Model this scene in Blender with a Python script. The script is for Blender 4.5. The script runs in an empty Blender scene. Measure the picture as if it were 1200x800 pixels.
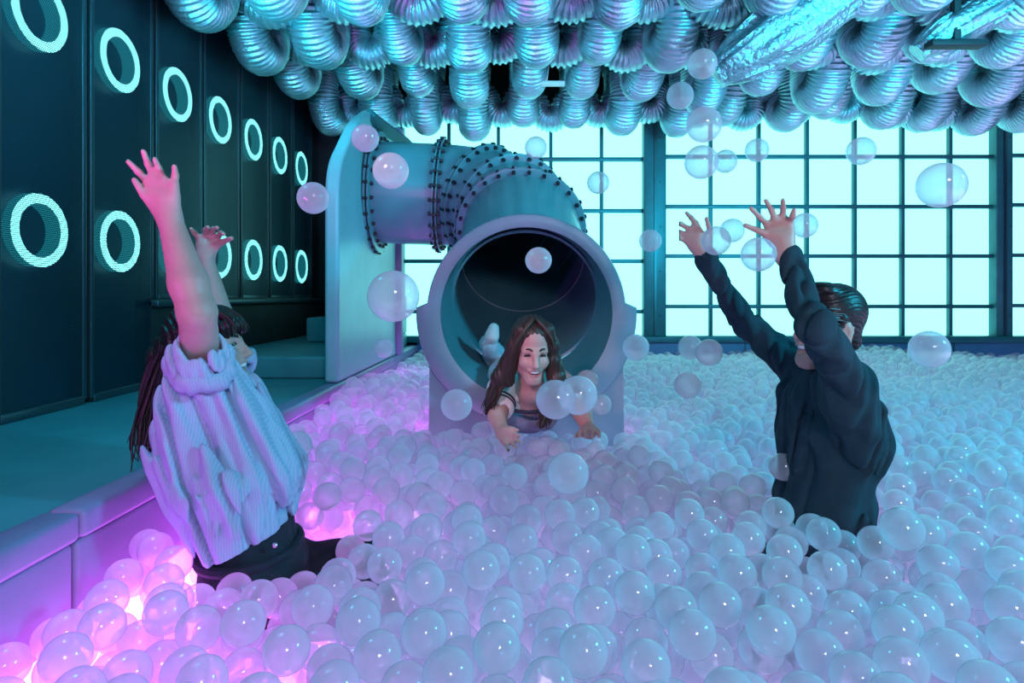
import bpy, bmesh, math, random
import numpy as np
from mathutils import Vector, Matrix, noise
random.seed(7); rng = np.random.default_rng(7)
SC = bpy.context.scene
COL = SC.collection
PI = math.pi
# ---------------------------------------------------------------- camera
F, CX, CY, EYE = 720.0, 605.0, 347.0, 1.2
cam = bpy.data.cameras.new('camera'); camo = bpy.data.objects.new('camera', cam); COL.objects.link(camo)
camo.location = (0, 0, EYE); camo.rotation_euler = (PI/2, 0, 0)
cam.sensor_width = 36; cam.lens = 36*F/1200; cam.shift_x = -(CX-600)/1200; cam.shift_y = (CY-400)/1200
cam.clip_start = 0.02; cam.clip_end = 60
SC.camera = camo
# ---------------------------------------------------------------- view, world, lamps
SC.view_settings.view_transform = 'Standard'; SC.view_settings.look = 'None'
SC.view_settings.gamma = 1; SC.view_settings.use_curve_mapping = False
SC.view_settings.exposure = 0.0
cy = SC.cycles
cy.use_denoising = True
cy.max_bounces = 9; cy.diffuse_bounces = 5; cy.glossy_bounces = 4; cy.transmission_bounces = 6; cy.transparent_max_bounces = 14
cy.sample_clamp_indirect = 4.0; cy.caustics_reflective = False; cy.caustics_refractive = False
w = bpy.data.worlds.new('world'); SC.world = w; w.use_nodes = True
w.node_tree.nodes['Background'].inputs[0].default_value = (0.02, 0.10, 0.14, 1)
w.node_tree.nodes['Background'].inputs[1].default_value = 0.25
WIN_COL, WIN_STR = (0.25, 0.97, 0.93), 2.2          # the backlit panel wall
RING_COL, RING_STR = (0.28, 1.0, 1.0), 3.0           # ring lamps
LED_COL, LED_STR = (0.74, 0.13, 1.0), 9.0           # led strip in the pit wall
FLOOR_COL, FLOOR_STR = (0.56, 0.43, 0.85), 3.0      # lit floor of the pit
PAD_COL, PAD_STR = (0.85, 0.12, 0.95), 8.0          # magenta glow pads added under the balls by the pit wall
def lamp(kind, name, loc, target, power, col, size=0.3, angle=60, blend=0.6):
    l = bpy.data.lights.new(name, kind); l.energy = power; l.color = col
    if kind == 'AREA': l.shape = 'DISK'; l.size = size
    if kind == 'SPOT': l.spot_size = math.radians(angle); l.spot_blend = blend; l.shadow_soft_size = size
    if kind == 'POINT': l.shadow_soft_size = size
    o = bpy.data.objects.new(name, l); COL.objects.link(o); o.location = loc
    d = Vector(target)-Vector(loc); o.rotation_euler = d.to_track_quat('-Z', 'Y').to_euler()
    return o
lamp('SPOT', 'magenta_stage_light', (-1.7, 0.35, 1.25), (-0.72, 1.55, 1.15), 30, (0.85, 0.10, 1.0), 0.08, 60, 0.8)
lamp('SPOT', 'pink_hand_light', (-1.3, 0.2, 1.0), (-0.80, 1.42, 1.40), 30, (1.0, 0.06, 0.62), 0.06, 30, 0.9)
lamp('SPOT', 'magenta_duct_light', (-0.9, -0.4, 1.4), (-0.6, 4.6, 3.0), 150, (1.0, 0.06, 0.85), 0.10, 42, 0.9)
lamp('AREA', 'pale_key_light', (0.75, -1.5, 2.15), (0.35, 1.7, 0.6), 42, (0.75, 0.75, 1.0), 0.55)
lamp('SPOT', 'cyan_duct_fill', (2.6, 1.2, 1.75), (1.7, 4.6, 3.2), 500, (0.02, 0.75, 1.0), 0.25, 70, 0.7)  # unseen cyan flood added to tint the ducts
lamp('SPOT', 'cyan_left_duct_fill', (-1.5, 2.3, 2.0), (-0.65, 4.7, 3.4), 250, (0.02, 0.75, 1.0), 0.2, 68, 0.8)  # second unseen lamp, added to turn the left ducts cyan
lamp('SPOT', 'rosy_hand_fill', (0.0, -0.3, 1.7), (0.68, 1.66, 1.42), 20, (1.0, 0.30, 0.38), 0.06, 13, 0.7)  # unseen narrow spot added to pinken the man's hands
lamp('SPOT', 'cyan_slide_fill', (1.6, 1.6, 2.75), (-0.6, 4.2, 1.6), 140, (0.02, 0.80, 1.0), 0.25, 40, 0.8)  # added unseen spot that brings cyan to the tower and slide
lamp('AREA', 'cyan_side_fill', (3.6, 0.6, 2.6), (0.9, 2.2, 0.7), 140, (0.03, 0.66, 0.95), 0.5)  # unseen fill added to brighten the balls with cyan
lamp('AREA', 'cyan_platform_fill', (-1.45, 1.6, 2.75), (-1.4, 3.0, 0.7), 24, (0.01, 0.62, 0.85), 0.5)  # unseen overhead fill added for the padded platform
lamp('SPOT', 'girl_pink_light', (-0.75, 0.2, 1.9), (0.04, 2.2, 1.0), 85, (1.0, 0.50, 0.66), 0.08, 20, 0.6)

# ---------------------------------------------------------------- helpers
def P(px, py, Y): return Vector(((px-CX)*Y/F, Y, EYE-(py-CY)*Y/F))
def V(*a): return Vector(a)
def mesh(name, verts, faces, mats, smooth=True, mi=None):
    me = bpy.data.meshes.new(name)
    me.from_pydata([tuple(map(float, v)) for v in verts], [], [tuple(map(int, f)) for f in faces])
    for m in (mats if isinstance(mats, (list, tuple)) else [mats]): me.materials.append(m)
    if smooth: me.polygons.foreach_set('use_smooth', [True]*len(me.polygons))
    if mi is not None: me.polygons.foreach_set('material_index', mi)
    me.update(); return me
def put(o, parent=None):
    COL.objects.link(o)
    if parent is not None:
        o.parent = parent; o.matrix_parent_inverse = Matrix.Translation(-Vector(parent.location))
    return o
def tag(o, label=None, cat=None, group=None, kind=None):
    if label: o['label'] = label
    if cat: o['category'] = cat
    if group: o['group'] = group
    if kind: o['kind'] = kind
    return o
def thing(name, loc, label=None, cat=None, group=None, kind=None):
    o = bpy.data.objects.new(name, None); o.location = loc; o.empty_display_size = 0.05; COL.objects.link(o)
    return tag(o, label, cat, group, kind)
class MB:
    def __init__(s): s.v = []; s.f = []; s.m = []
    def add(s, verts, faces, mi=0):
        n = len(s.v); s.v += [tuple(v) for v in verts]; s.f += [tuple(i+n for i in f) for f in faces]; s.m += [mi]*len(faces)
    def box(s, a, b, mi=0, bev=0.0):
        bm = bmesh.new(); bmesh.ops.create_cube(bm, size=1)
        a, b = Vector(a), Vector(b)
        for v in bm.verts: v.co = Vector(((v.co.x+.5)*(b.x-a.x)+a.x, (v.co.y+.5)*(b.y-a.y)+a.y, (v.co.z+.5)*(b.z-a.z)+a.z))
        if bev: bmesh.ops.bevel(bm, geom=bm.edges[:], offset=bev, segments=3, profile=.5, affect='EDGES')
        bm.normal_update(); bm.verts.index_update()
        s.add([v.co[:] for v in bm.verts], [[v.index for v in f.verts] for f in bm.faces], mi); bm.free()
    def tube(s, pts, radii, seg=12, mi=0, caps=True, up=None):
        pts = [Vector(p) for p in pts]; n = len(pts)
        if not hasattr(radii, '__len__'): radii = [radii]*n
        tang = [(pts[min(i+1, n-1)]-pts[max(i-1, 0)]).normalized() for i in range(n)]
        ref = Vector(up) if up else (Vector((0, 0, 1)) if abs(tang[0].z) < .9 else Vector((1, 0, 0)))
        u = (ref-tang[0]*ref.dot(tang[0])).normalized(); V_ = []; F_ = []
        for i in range(n):
            u = (u-tang[i]*u.dot(tang[i])).normalized(); v = tang[i].cross(u)
            for k in range(seg):
                a = 2*PI*k/seg; V_.append(pts[i]+(u*math.cos(a)+v*math.sin(a))*radii[i])
        for i in range(n-1):
            for k in range(seg):
                F_.append((i*seg+k, i*seg+(k+1) % seg, (i+1)*seg+(k+1) % seg, (i+1)*seg+k))
        if caps: F_.append(tuple(range(seg-1, -1, -1))); F_.append(tuple((n-1)*seg+k for k in range(seg)))
        s.add(V_, F_, mi)
    def prism(s, poly, axis, a, b, mi=0):
        """extrude a polygon given in the two other axes along axis (0,1,2) from a to b"""
        def mk(p, t):
            q = [p[0], p[1]]; q.insert(axis, t); return q
        n = len(poly)
        s.add([mk(p, a) for p in poly]+[mk(p, b) for p in poly],
              [tuple(range(n-1, -1, -1)), tuple(range(n, 2*n))]+[(i, (i+1) % n, n+(i+1) % n, n+i) for i in range(n)], mi)
    def sphere(s, c, r, nu=12, nv=8, mi=0):
        r = r if hasattr(r, '__len__') else (r, r, r); V_ = [(c[0], c[1], c[2]+r[2])]; F_ = []
        for j in range(1, nv):
            t = PI*j/nv
            for i in range(nu):
                a = 2*PI*i/nu; V_.append((c[0]+r[0]*math.sin(t)*math.cos(a), c[1]+r[1]*math.sin(t)*math.sin(a), c[2]+r[2]*math.cos(t)))
        V_.append((c[0], c[1], c[2]-r[2])); L = len(V_)-1
        for i in range(nu): F_.append((0, 1+i, 1+(i+1) % nu))
        for j in range(nv-2):
            for i in range(nu): F_.append((1+j*nu+i, 1+(j+1)*nu+i, 1+(j+1)*nu+(i+1) % nu, 1+j*nu+(i+1) % nu))
        for i in range(nu): F_.append((L, 1+(nv-2)*nu+(i+1) % nu, 1+(nv-2)*nu+i))
        s.add(V_, F_, mi)
    def build(s, name, mats, parent=None, smooth=True, sharp=40):
        me = mesh(name, s.v, s.f, mats, smooth, s.m)
        if smooth and sharp: me.set_sharp_from_angle(angle=math.radians(sharp))
        bm = bmesh.new(); bm.from_mesh(me); bmesh.ops.recalc_face_normals(bm, faces=bm.faces[:]); bm.to_mesh(me); bm.free()
        return put(bpy.data.objects.new(name, me), parent)

# ---------------------------------------------------------------- materials
def mat(name, col, rough=.5, metal=0., bump=0., bscale=40., spec=.5, var=0., vscale=6., coat=0., sheen=0.):
    m = bpy.data.materials.new(name); m.use_nodes = True; nt = m.node_tree; b = nt.nodes['Principled BSDF']
    b.inputs['Base Color'].default_value = (*col, 1); b.inputs['Roughness'].default_value = rough
    b.inputs['Metallic'].default_value = metal; b.inputs['Specular IOR Level'].default_value = spec
    b.inputs['Coat Weight'].default_value = coat; b.inputs['Sheen Weight'].default_value = sheen
    tc = nt.nodes.new('ShaderNodeTexCoord')
    if bump:
        n = nt.nodes.new('ShaderNodeTexNoise'); n.inputs['Scale'].default_value = bscale; n.inputs['Detail'].default_value = 4
        nt.links.new(tc.outputs['Object'], n.inputs['Vector'])
        bp = nt.nodes.new('ShaderNodeBump'); bp.inputs['Strength'].default_value = bump; bp.inputs['Distance'].default_value = .01
        nt.links.new(n.outputs['Fac'], bp.inputs['Height']); nt.links.new(bp.outputs['Normal'], b.inputs['Normal'])
    if var:
        n = nt.nodes.new('ShaderNodeTexNoise'); n.inputs['Scale'].default_value = vscale; n.inputs['Detail'].default_value = 5
        nt.links.new(tc.outputs['Object'], n.inputs['Vector'])
        r = nt.nodes.new('ShaderNodeValToRGB')
        r.color_ramp.elements[0].position = .3; r.color_ramp.elements[1].position = .7
        r.color_ramp.elements[0].color = (*[c*(1-var) for c in col], 1); r.color_ramp.elements[1].color = (*[min(1, c*(1+var)) for c in col], 1)
        nt.links.new(n.outputs['Fac'], r.inputs['Fac']); nt.links.new(r.outputs['Color'], b.inputs['Base Color'])
    return m
def emit(name, col, s, noise_=0.0):
    m = bpy.data.materials.new(name); m.use_nodes = True; nt = m.node_tree; b = nt.nodes['Principled BSDF']
    b.inputs['Base Color'].default_value = (.08, .08, .08, 1); b.inputs['Roughness'].default_value = .4
    b.inputs['Emission Color'].default_value = (*col, 1); b.inputs['Emission Strength'].default_value = s
    return m
M = {}
M['black'] = mat('black_paint', (.010, .016, .022), .6, var=.3, bump=.1)
M['backing'] = mat('backing_board', (.010, .060, .095), .5, var=.3, vscale=3)
M['dark_metal'] = mat('dark_metal', (.05, .09, .11), .35, .6, bump=.05)
M['mullion'] = mat('teal_painted_metal', (.03, .16, .19), .4, .2, var=.15)
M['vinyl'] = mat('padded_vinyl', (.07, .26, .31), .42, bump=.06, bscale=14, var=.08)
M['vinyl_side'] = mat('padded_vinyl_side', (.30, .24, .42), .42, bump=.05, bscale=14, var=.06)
M['slide'] = mat('slide_plastic', (.10, .27, .31), .33, bump=.03, bscale=60, var=.06, coat=.15)
M['slide_rim'] = mat('slide_rim_plastic', (.27, .29, .36), .38, bump=.03, bscale=60, var=.05)
M['bolt'] = mat('bolt_steel', (.015, .02, .03), .45, .3)
M['tower'] = mat('tower_panel', (.30, .55, .60), .38, var=.05, bump=.02)
M['foil'] = mat('cyan_tinted_foil', (.46, .73, .80), .36, .82, bump=.45, bscale=70)  # cyan of the lighting tinted into the silver foil's base colour
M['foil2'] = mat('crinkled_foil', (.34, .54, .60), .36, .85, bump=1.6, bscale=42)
M['windowlight'] = emit('backlit_window_panel', WIN_COL, WIN_STR)
M['ring'] = emit('ring_lamp', RING_COL, RING_STR)
M['ring_inner'] = emit('ring_lamp_inside', (.02, .5, .62), .55)
M['led'] = emit('led_strip', LED_COL, LED_STR)
M['added_glow'] = emit('added_glow_panel', PAD_COL, PAD_STR)
M['floorlight'] = emit('lit_floor', FLOOR_COL, FLOOR_STR)
M['pale'] = mat('pale_plastic', (.7, .75, .76), .4, var=.04)
M['ceiling'] = mat('ceiling_paint', (.012, .02, .03), .8, var=.3)
def perforated():
    m = bpy.data.materials.new('perforated_black_metal'); m.use_nodes = True; nt = m.node_tree; N = nt.nodes; L = nt.links
    b = N['Principled BSDF']; out = N['Material Output']
    b.inputs['Base Color'].default_value = (.010, .045, .070, 1); b.inputs['Roughness'].default_value = .38; b.inputs['Metallic'].default_value = .4
    tc = N.new('ShaderNodeTexCoord'); sp = N.new('ShaderNodeSeparateXYZ'); L.new(tc.outputs['Object'], sp.inputs[0])
    def mth(op, a, b_=None):
        n = N.new('ShaderNodeMath'); n.operation = op
        for i, x in enumerate((a, b_)):
            if x is None: continue
            if isinstance(x, (int, float)): n.inputs[i].default_value = x
            else: L.new(x, n.inputs[i])
        return n.outputs[0]
    pitch = .0095
    u = mth('DIVIDE', sp.outputs['Y'], pitch); v = mth('DIVIDE', sp.outputs['Z'], pitch*.87)
    odd = mth('MULTIPLY', mth('MODULO', mth('FLOOR', v), 2.0), .5)
    fu = mth('SUBTRACT', mth('FRACT', mth('ADD', u, odd)), .5); fv = mth('SUBTRACT', mth('FRACT', v), .5)
    d = mth('ADD', mth('MULTIPLY', fu, fu), mth('MULTIPLY', fv, fv))
    hole = mth('LESS_THAN', d, .115)
    tr = N.new('ShaderNodeBsdfTransparent'); mx = N.new('ShaderNodeMixShader')
    L.new(hole, mx.inputs[0]); L.new(b.outputs[0], mx.inputs[1]); L.new(tr.outputs[0], mx.inputs[2]); L.new(mx.outputs[0], out.inputs[0])
    return m
M['perf'] = perforated()
def ball_material():
    m = bpy.data.materials.new('frosted_ball_plastic'); m.use_nodes = True; nt = m.node_tree; N = nt.nodes; L = nt.links
    N.remove(N['Principled BSDF']); out = N['Material Output']
    lw = N.new('ShaderNodeLayerWeight'); lw.inputs['Blend'].default_value = .35
    mr = N.new('ShaderNodeMapRange'); L.new(lw.outputs['Facing'], mr.inputs[0])
    mr.inputs['To Min'].default_value = .40; mr.inputs['To Max'].default_value = .85
    tr = N.new('ShaderNodeBsdfTransparent'); tr.inputs[0].default_value = (.97, .98, 1, 1)
    di = N.new('ShaderNodeBsdfDiffuse'); di.inputs[0].default_value = (.90, .90, .93, 1)
    tl = N.new('ShaderNodeBsdfTranslucent'); tl.inputs[0].default_value = (.90, .90, .93, 1)
    m1 = N.new('ShaderNodeMixShader'); m1.inputs[0].default_value = .62; L.new(di.outputs[0], m1.inputs[1]); L.new(tl.outputs[0], m1.inputs[2])
    m2 = N.new('ShaderNodeMixShader'); L.new(mr.outputs[0], m2.inputs[0]); L.new(tr.outputs[0], m2.inputs[1]); L.new(m1.outputs[0], m2.inputs[2])
    gl = N.new('ShaderNodeBsdfGlossy'); gl.inputs['Roughness'].default_value = .07
    ge = N.new('ShaderNodeNewGeometry')
    fr = N.new('ShaderNodeLayerWeight'); fr.inputs['Blend'].default_value = .33
    mu = N.new('ShaderNodeMath'); mu.operation = 'MULTIPLY'; L.new(fr.outputs['Fresnel'], mu.inputs[0])
    iv = N.new('ShaderNodeMath'); iv.operation = 'SUBTRACT'; iv.inputs[0].default_value = 1; L.new(ge.outputs['Backfacing'], iv.inputs[1]); L.new(iv.outputs[0], mu.inputs[1])
    m3 = N.new('ShaderNodeMixShader'); L.new(mu.outputs[0], m3.inputs[0]); L.new(m2.outputs[0], m3.inputs[1]); L.new(gl.outputs[0], m3.inputs[2])
    L.new(m3.outputs[0], out.inputs[0])
    return m
M['ball'] = ball_material()

# ================================================================ SETTING
FLOOR_Z, PLAT_Z, BACK_Y, PIT_X, LW_X, CEIL_Z = 0.20, 0.70, 6.25, -1.0, -2.0, 3.75
def struct(o): o['kind'] = 'structure'; return o
b = MB(); b.box((PIT_X, -1.0, FLOOR_Z-.06), (6.6, BACK_Y, FLOOR_Z)); struct(b.build('floor', M['floorlight']))
b = MB(); b.box((-3.0, -1.2, CEIL_Z), (6.7, BACK_Y+.2, CEIL_Z+.1)); struct(b.build('ceiling', M['ceiling']))
b = MB(); b.box((LW_X-.35, 1.0, 0), (LW_X-.22, BACK_Y+.2, CEIL_Z)); struct(b.build('wall_left', M['black']))
b = MB(); b.box((6.5, -1.0, 0), (6.6, BACK_Y+.2, CEIL_Z)); struct(b.build('wall_right', M['mullion']))
# back wall: dark wall behind everything, low blue band under the ledge
b = MB(); b.box((-3.0, BACK_Y+.12, 0), (6.6, BACK_Y+.25, CEIL_Z)); struct(b.build('wall_back', M['black']))
M['band'] = mat('blue_band', (.10, .22, .42), .45, var=.08)
b = MB(); b.box((PIT_X, BACK_Y-.06, FLOOR_Z), (6.5, BACK_Y+.10, .74), bev=.01)
for i in range(6):
    x = .2+i*1.05; b.box((x, BACK_Y-.068, FLOOR_Z), (x+.012, BACK_Y-.055, .735), 1)
struct(b.build('baseboard_back', [M['band'], M['mullion']]))
b = MB(); b.box((PIT_X-.2, BACK_Y-.12, .735), (6.5, BACK_Y+.10, .80), bev=.012); struct(b.build('trim_1', M['mullion']))
def win(n, px0, px1, vlines, hlines, top, post_right):
    Y = BACK_Y
    X = lambda p: (p-CX)*Y/F
    Z = lambda p: EYE-(p-CY)*Y/F
    r = thing('window_%d' % n, (X((px0+px1)/2), Y, .8), kind='structure')
    g = MB(); g.box((X(px0), Y+.04, .79), (X(px1), Y+.07, Z(top))); g.build('pane', M['windowlight'], r, smooth=False)
    m = MB()
    for p in vlines: m.box((X(p)-.017, Y-.01, .79), (X(p)+.017, Y+.045, Z(top)), bev=.004)
    for p in hlines: m.box((X(px0), Y-.013, Z(p)-.019), (X(px1), Y+.045, Z(p)+.019), bev=.004)
    m.box((X(px0)-.02, Y-.02, Z(top)), (X(px1)+.02, Y+.06, Z(top)+.12), bev=.006)
    m.build('window_frame', M['mullion'], r)
win(1, 473, 754, [526, 584, 645.5, 705], [186.5, 247, 306, 365], 134, 754)
win(2, 779, 1163, [833, 889.5, 946, 1002, 1058, 1114], [183.5, 242, 300, 359], 131, 1163)
win(3, 1180, 1262, [1236], [182, 240, 299, 358], 129, 1262)
for n, (a, c) in enumerate(((753, 779), (1162, 1181), (462, 474))):
    Y = BACK_Y; b = MB()
    b.box(((a-CX)*Y/F, Y-.07, .78), ((c-CX)*Y/F, Y+.08, 3.25), bev=.01)
    mid = ((a+c)/2-CX)*Y/F
    b.box((mid-.012, Y-.082, .8), (mid+.012, Y-.06, 3.25), 1)
    for k in range(5): b.sphere((mid+.05, Y-.07, 1.0+.45*k), .008, 8, 6, 1)
    struct(b.build('trim_%d' % (n+2), [M['mullion'], M['dark_metal']]))

# perforated panels with ring lamps on the left wall
ordn = ['first', 'second', 'third', 'fourth', 'fifth', 'sixth', 'seventh']
YK = [2.595+.526*k for k in range(7)]
for k, yk in enumerate(YK):
    z0 = PLAT_Z+.02 if k < 2 else 1.19
    a, c = yk-.215, yk+.245
    r = thing('perforated_panel', (LW_X, yk, z0), 'tall black perforated metal wall panel holding two ring lamps, %s from the camera' % ordn[k], 'wall panel', 'perforated panels on the left wall')
    b = MB(); b.add([(LW_X, a, z0), (LW_X, c, z0), (LW_X, c, CEIL_Z-.1), (LW_X, a, CEIL_Z-.1)], [(0, 1, 2, 3)]); b.build('metal_sheet', M['perf'], r, smooth=False)
    b = MB()
    b.box((LW_X-.06, a-.075, z0), (LW_X+.004, a-.045, CEIL_Z-.1), bev=.006)
    b.box((LW_X-.05, a-.02, z0), (LW_X+.003, a+.006, CEIL_Z-.1), bev=.005)
    b.box((LW_X-.05, c-.006, z0), (LW_X+.003, c+.012, CEIL_Z-.1), bev=.005)
    b.box((LW_X-.04, a, z0-.02), (LW_X+.006, c, z0+.02), bev=.006)
    b.build('frame', M['dark_metal'], r)
    b = MB(); b.box((LW_X-.12, a-.05, z0), (LW_X-.075, c+.03, CEIL_Z-.1)); b.build('backing_board', M['backing'], r, smooth=False)
    for z, row in ((2.395, 'upper'), (1.478, 'lower')):
        t = thing('ring_lamp', (LW_X+.012, yk, z), 'glowing cyan ring lamp in the %s row, %s from the camera' % (row, ordn[k]), 'lamp', 'ring lamps on the left wall')
        n = 64; ro, ri = .155, .114; vv = []; ff = []
        prof = [(ro, .003), (ro-.006, .010), (ri+.006, .010), (ri, .004)]
        for i in range(n):
            q = 2*PI*i/n
            for (rr, dx) in prof: vv.append((LW_X-.012+dx, yk+rr*math.cos(q), z+rr*math.sin(q)))
        m_ = len(prof)
        for i in range(n):
            for j in range(m_-1): ff.append((i*m_+j, i*m_+j+1, ((i+1) % n)*m_+j+1, ((i+1) % n)*m_+j))
        g = MB(); g.add(vv, ff); g.build('light_tube', M['ring'], t)
        vv = []; ff = []
        for i in range(n):
            q = 2*PI*i/n
            for dx in (-.010, -.075): vv.append((LW_X+dx, yk+(ri-.001)*math.cos(q), z+(ri-.001)*math.sin(q)))
        for i in range(n): ff.append((i*2, i*2+1, ((i+1) % n)*2+1, ((i+1) % n)*2))
        g = MB(); g.add(vv, ff); g.build('inner_sleeve', M['ring_inner'], t)
        vv = [(x_, y_, z_) for i in range(n) for (x_, y_, z_) in [(LW_X-.011, yk+ro*math.cos(2*PI*i/n), z+ro*math.sin(2*PI*i/n)), (LW_X-.045, yk+ro*math.cos(2*PI*i/n), z+ro*math.sin(2*PI*i/n))]]
        g = MB(); g.add(vv, ff); g.build('outer_sleeve', M['ring_inner'], t)
# dark low wall under the short panels and rail
b = MB(); b.box((LW_X-.1, YK[2]-.3, PLAT_Z), (LW_X+.01, BACK_Y+.1, 1.19)); b.box((LW_X-.1, YK[2]-.3, 1.14), (LW_X+.05, BACK_Y+.1, 1.18), 1, .01)
struct(b.build('wall_low_left', [M['black'], M['dark_metal']]))

# padded platform, steps and pit wall padding
r = thing('padded_platform', (-1.5, 3.0, 0), 'long teal padded platform running along the perforated wall above the ball pit', 'platform')
b = MB(); b.box((LW_X-.2, .2, PLAT_Z-.12), (PIT_X-.05, 6.2, PLAT_Z), bev=.012); b.build('deck', M['vinyl'], r)
segs = [(.20, 1.40), (1.40, 2.60), (2.60, 3.80), (3.80, 5.00), (5.00, 6.20)]
for (a, c) in segs:
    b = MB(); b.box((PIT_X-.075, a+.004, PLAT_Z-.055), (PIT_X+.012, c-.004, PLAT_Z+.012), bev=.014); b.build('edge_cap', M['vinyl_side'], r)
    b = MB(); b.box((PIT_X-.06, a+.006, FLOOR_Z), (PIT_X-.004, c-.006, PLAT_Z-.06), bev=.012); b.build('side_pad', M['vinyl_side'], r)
b = MB()
for (a, c) in ((0.4, 1.9), (1.95, 3.5), (3.55, 5.2)): b.box((PIT_X-.003, a, FLOOR_Z+.06), (PIT_X+.012, c, FLOOR_Z+.24), bev=.003)
tag(b.build('led_strip', M['led']), 'glowing magenta strip lamp low along the purple pit wall under the balls', 'lamp')
for n_, (y0, y1) in enumerate(((.45, 2.2), (2.3, 4.9))):  # unseen pads added to turn the balls by the wall pink
    b = MB(); b.box((PIT_X+.03, y0, FLOOR_Z-.01), (PIT_X+.50, y1, FLOOR_Z+.02), bev=.006)
    tag(b.build('added_floor_glow', M['added_glow']), ['added magenta glow pad under the balls in the near left corner', 'added magenta glow pad under the balls along the pit wall towards the slide'][n_], 'lamp')
def step(name, poly, Y0, Y1, label):
    b = MB(); b.prism(poly, 1, Y0, Y1); o = b.build(name, M['vinyl'])
    bm = bmesh.new(); bm.from_mesh(o.data); bmesh.ops.bevel(bm, geom=bm.edges[:], offset=.016, segments=3, profile=.5, affect='EDGES'); bm.to_mesh(o.data); bm.free()
    o.data.polygons.foreach_set('use_smooth', [True]*len(o.data.polygons)); o.data.set_sharp_from_angle(angle=math.radians(50))
    return tag(o, label, 'step', 'padded steps to the slide')
step('padded_step', [(-1.97, PLAT_Z), (-1.085, PLAT_Z), (-1.085, PLAT_Z+.135), (-1.97, PLAT_Z+.135)], 3.72, 6.1, 'wide lowest teal padded step on the platform beside the slide tower')
step('padded_step', [(-1.66, PLAT_Z+.137), (-1.085, PLAT_Z+.137), (-1.085, PLAT_Z+.33), (-1.66, PLAT_Z+.33)], 4.85, 6.1, 'middle teal padded step with a rounded nosing')
step('padded_step', [(-1.52, PLAT_Z+.332), (-1.085, PLAT_Z+.332), (-1.085, PLAT_Z+.50), (-1.52, PLAT_Z+.50)], 4.95, 6.1, 'highest teal padded step next to the slide tower panel')

# ================================================================ SLIDE TOWER
r = thing('slide_tower', (-1.0, 4.3, PLAT_Z), 'pale cyan upright tower panel from which the tube slide comes out', 'slide tower')
def rounded(poly, rad):
    out = []
    n = len(poly)
    for i in range(n):
        p, a, c = Vector(poly[i]), Vector(poly[i-1]), Vector(poly[(i+1) % n]); R_ = rad[i]
        if R_ == 0: out.append(tuple(p)); continue
        u, v = (a-p).normalized()*R_, (c-p).normalized()*R_
        for k in range(7):
            t = k/6; out.append(tuple((p+u)*(1-t)**2+p*2*t*(1-t)+(p+v)*t*t))
    return out
poly = rounded([(3.44, PLAT_Z+.014), (5.08, PLAT_Z+.014), (5.08, 2.56), (4.28, 2.50), (3.88, 2.30), (3.44, 1.92)], [0, 0, 0, .05, .1, .16])
b = MB(); b.prism(poly, 0, -1.075, -.995); o = b.build('tower_panel', M['tower'], r)
bm = bmesh.new(); bm.from_mesh(o.data); es = [e for e in bm.edges if e.calc_face_angle(0) > 1.0]; bmesh.ops.bevel(bm, geom=es, offset=.018, segments=3, profile=.5, affect='EDGES'); bm.to_mesh(o.data); bm.free()
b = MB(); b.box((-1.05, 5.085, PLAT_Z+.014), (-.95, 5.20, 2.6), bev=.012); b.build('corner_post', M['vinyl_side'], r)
b = MB(); d0, d1 = P(432, 136, 4.2), P(478, 170, 4.75); b.tube([d0, d1], .055, 4, up=(0, 0, 1)); b.build('roof_brace', M['mullion'], r)

# ================================================================ TUBE SLIDE
SL = thing('tube_slide', (.045, 2.9, FLOOR_Z), 'grey teal tube slide with bolted flanges and a wide open mouth', 'slide')
RT = .355
P0, T0, P1, T1 = V(-.53, 4.36, 1.915), V(1, 0, -.06).normalized(), V(.03, 3.77, 1.60), V(0, -.88, -.47).normalized()
def herm(t, k=1.0):
    a, c = T0*k, T1*k
    h = (2*t**3-3*t**2+1, t**3-2*t**2+t, -2*t**3+3*t**2, t**3-t**2)
    return P0*h[0]+a*h[1]+P1*h[2]+c*h[3]
def shell(pts, name, r=RT, th=.012, mt=None, seg=56):
    b = MB(); b.tube(pts, r, seg, caps=False, up=(0, 0, 1)); n0 = len(b.v)
    c = MB(); c.tube(pts, r-th, seg, caps=False, up=(0, 0, 1))
    b.add(c.v, [f[::-1] for f in c.f])
    n = len(pts)
    for e in (0, n-1):
        for k in range(seg):
            q = (e*seg+k, e*seg+(k+1) % seg, n0+e*seg+(k+1) % seg, n0+e*seg+k); b.f.append(q if e else q[::-1]); b.m.append(0)
    return b.build(name, mt or M['slide'], SL)
A0 = V(-.992, 4.36, 1.935)
shell([A0+(P0-A0)*i/6 for i in range(7)], 'straight_tube')
el = [herm(i/22, .95) for i in range(23)]
shell(el[:9], 'elbow_tube'); shell(el[8:16], 'elbow_tube'); shell(el[15:], 'elbow_tube')
MO = V(.042, 3.00, 1.188)
shell([P1+(MO-P1)*i/6 for i in range(7)]+[MO+V(0, -.03, -.012)], 'straight_tube')
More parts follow.
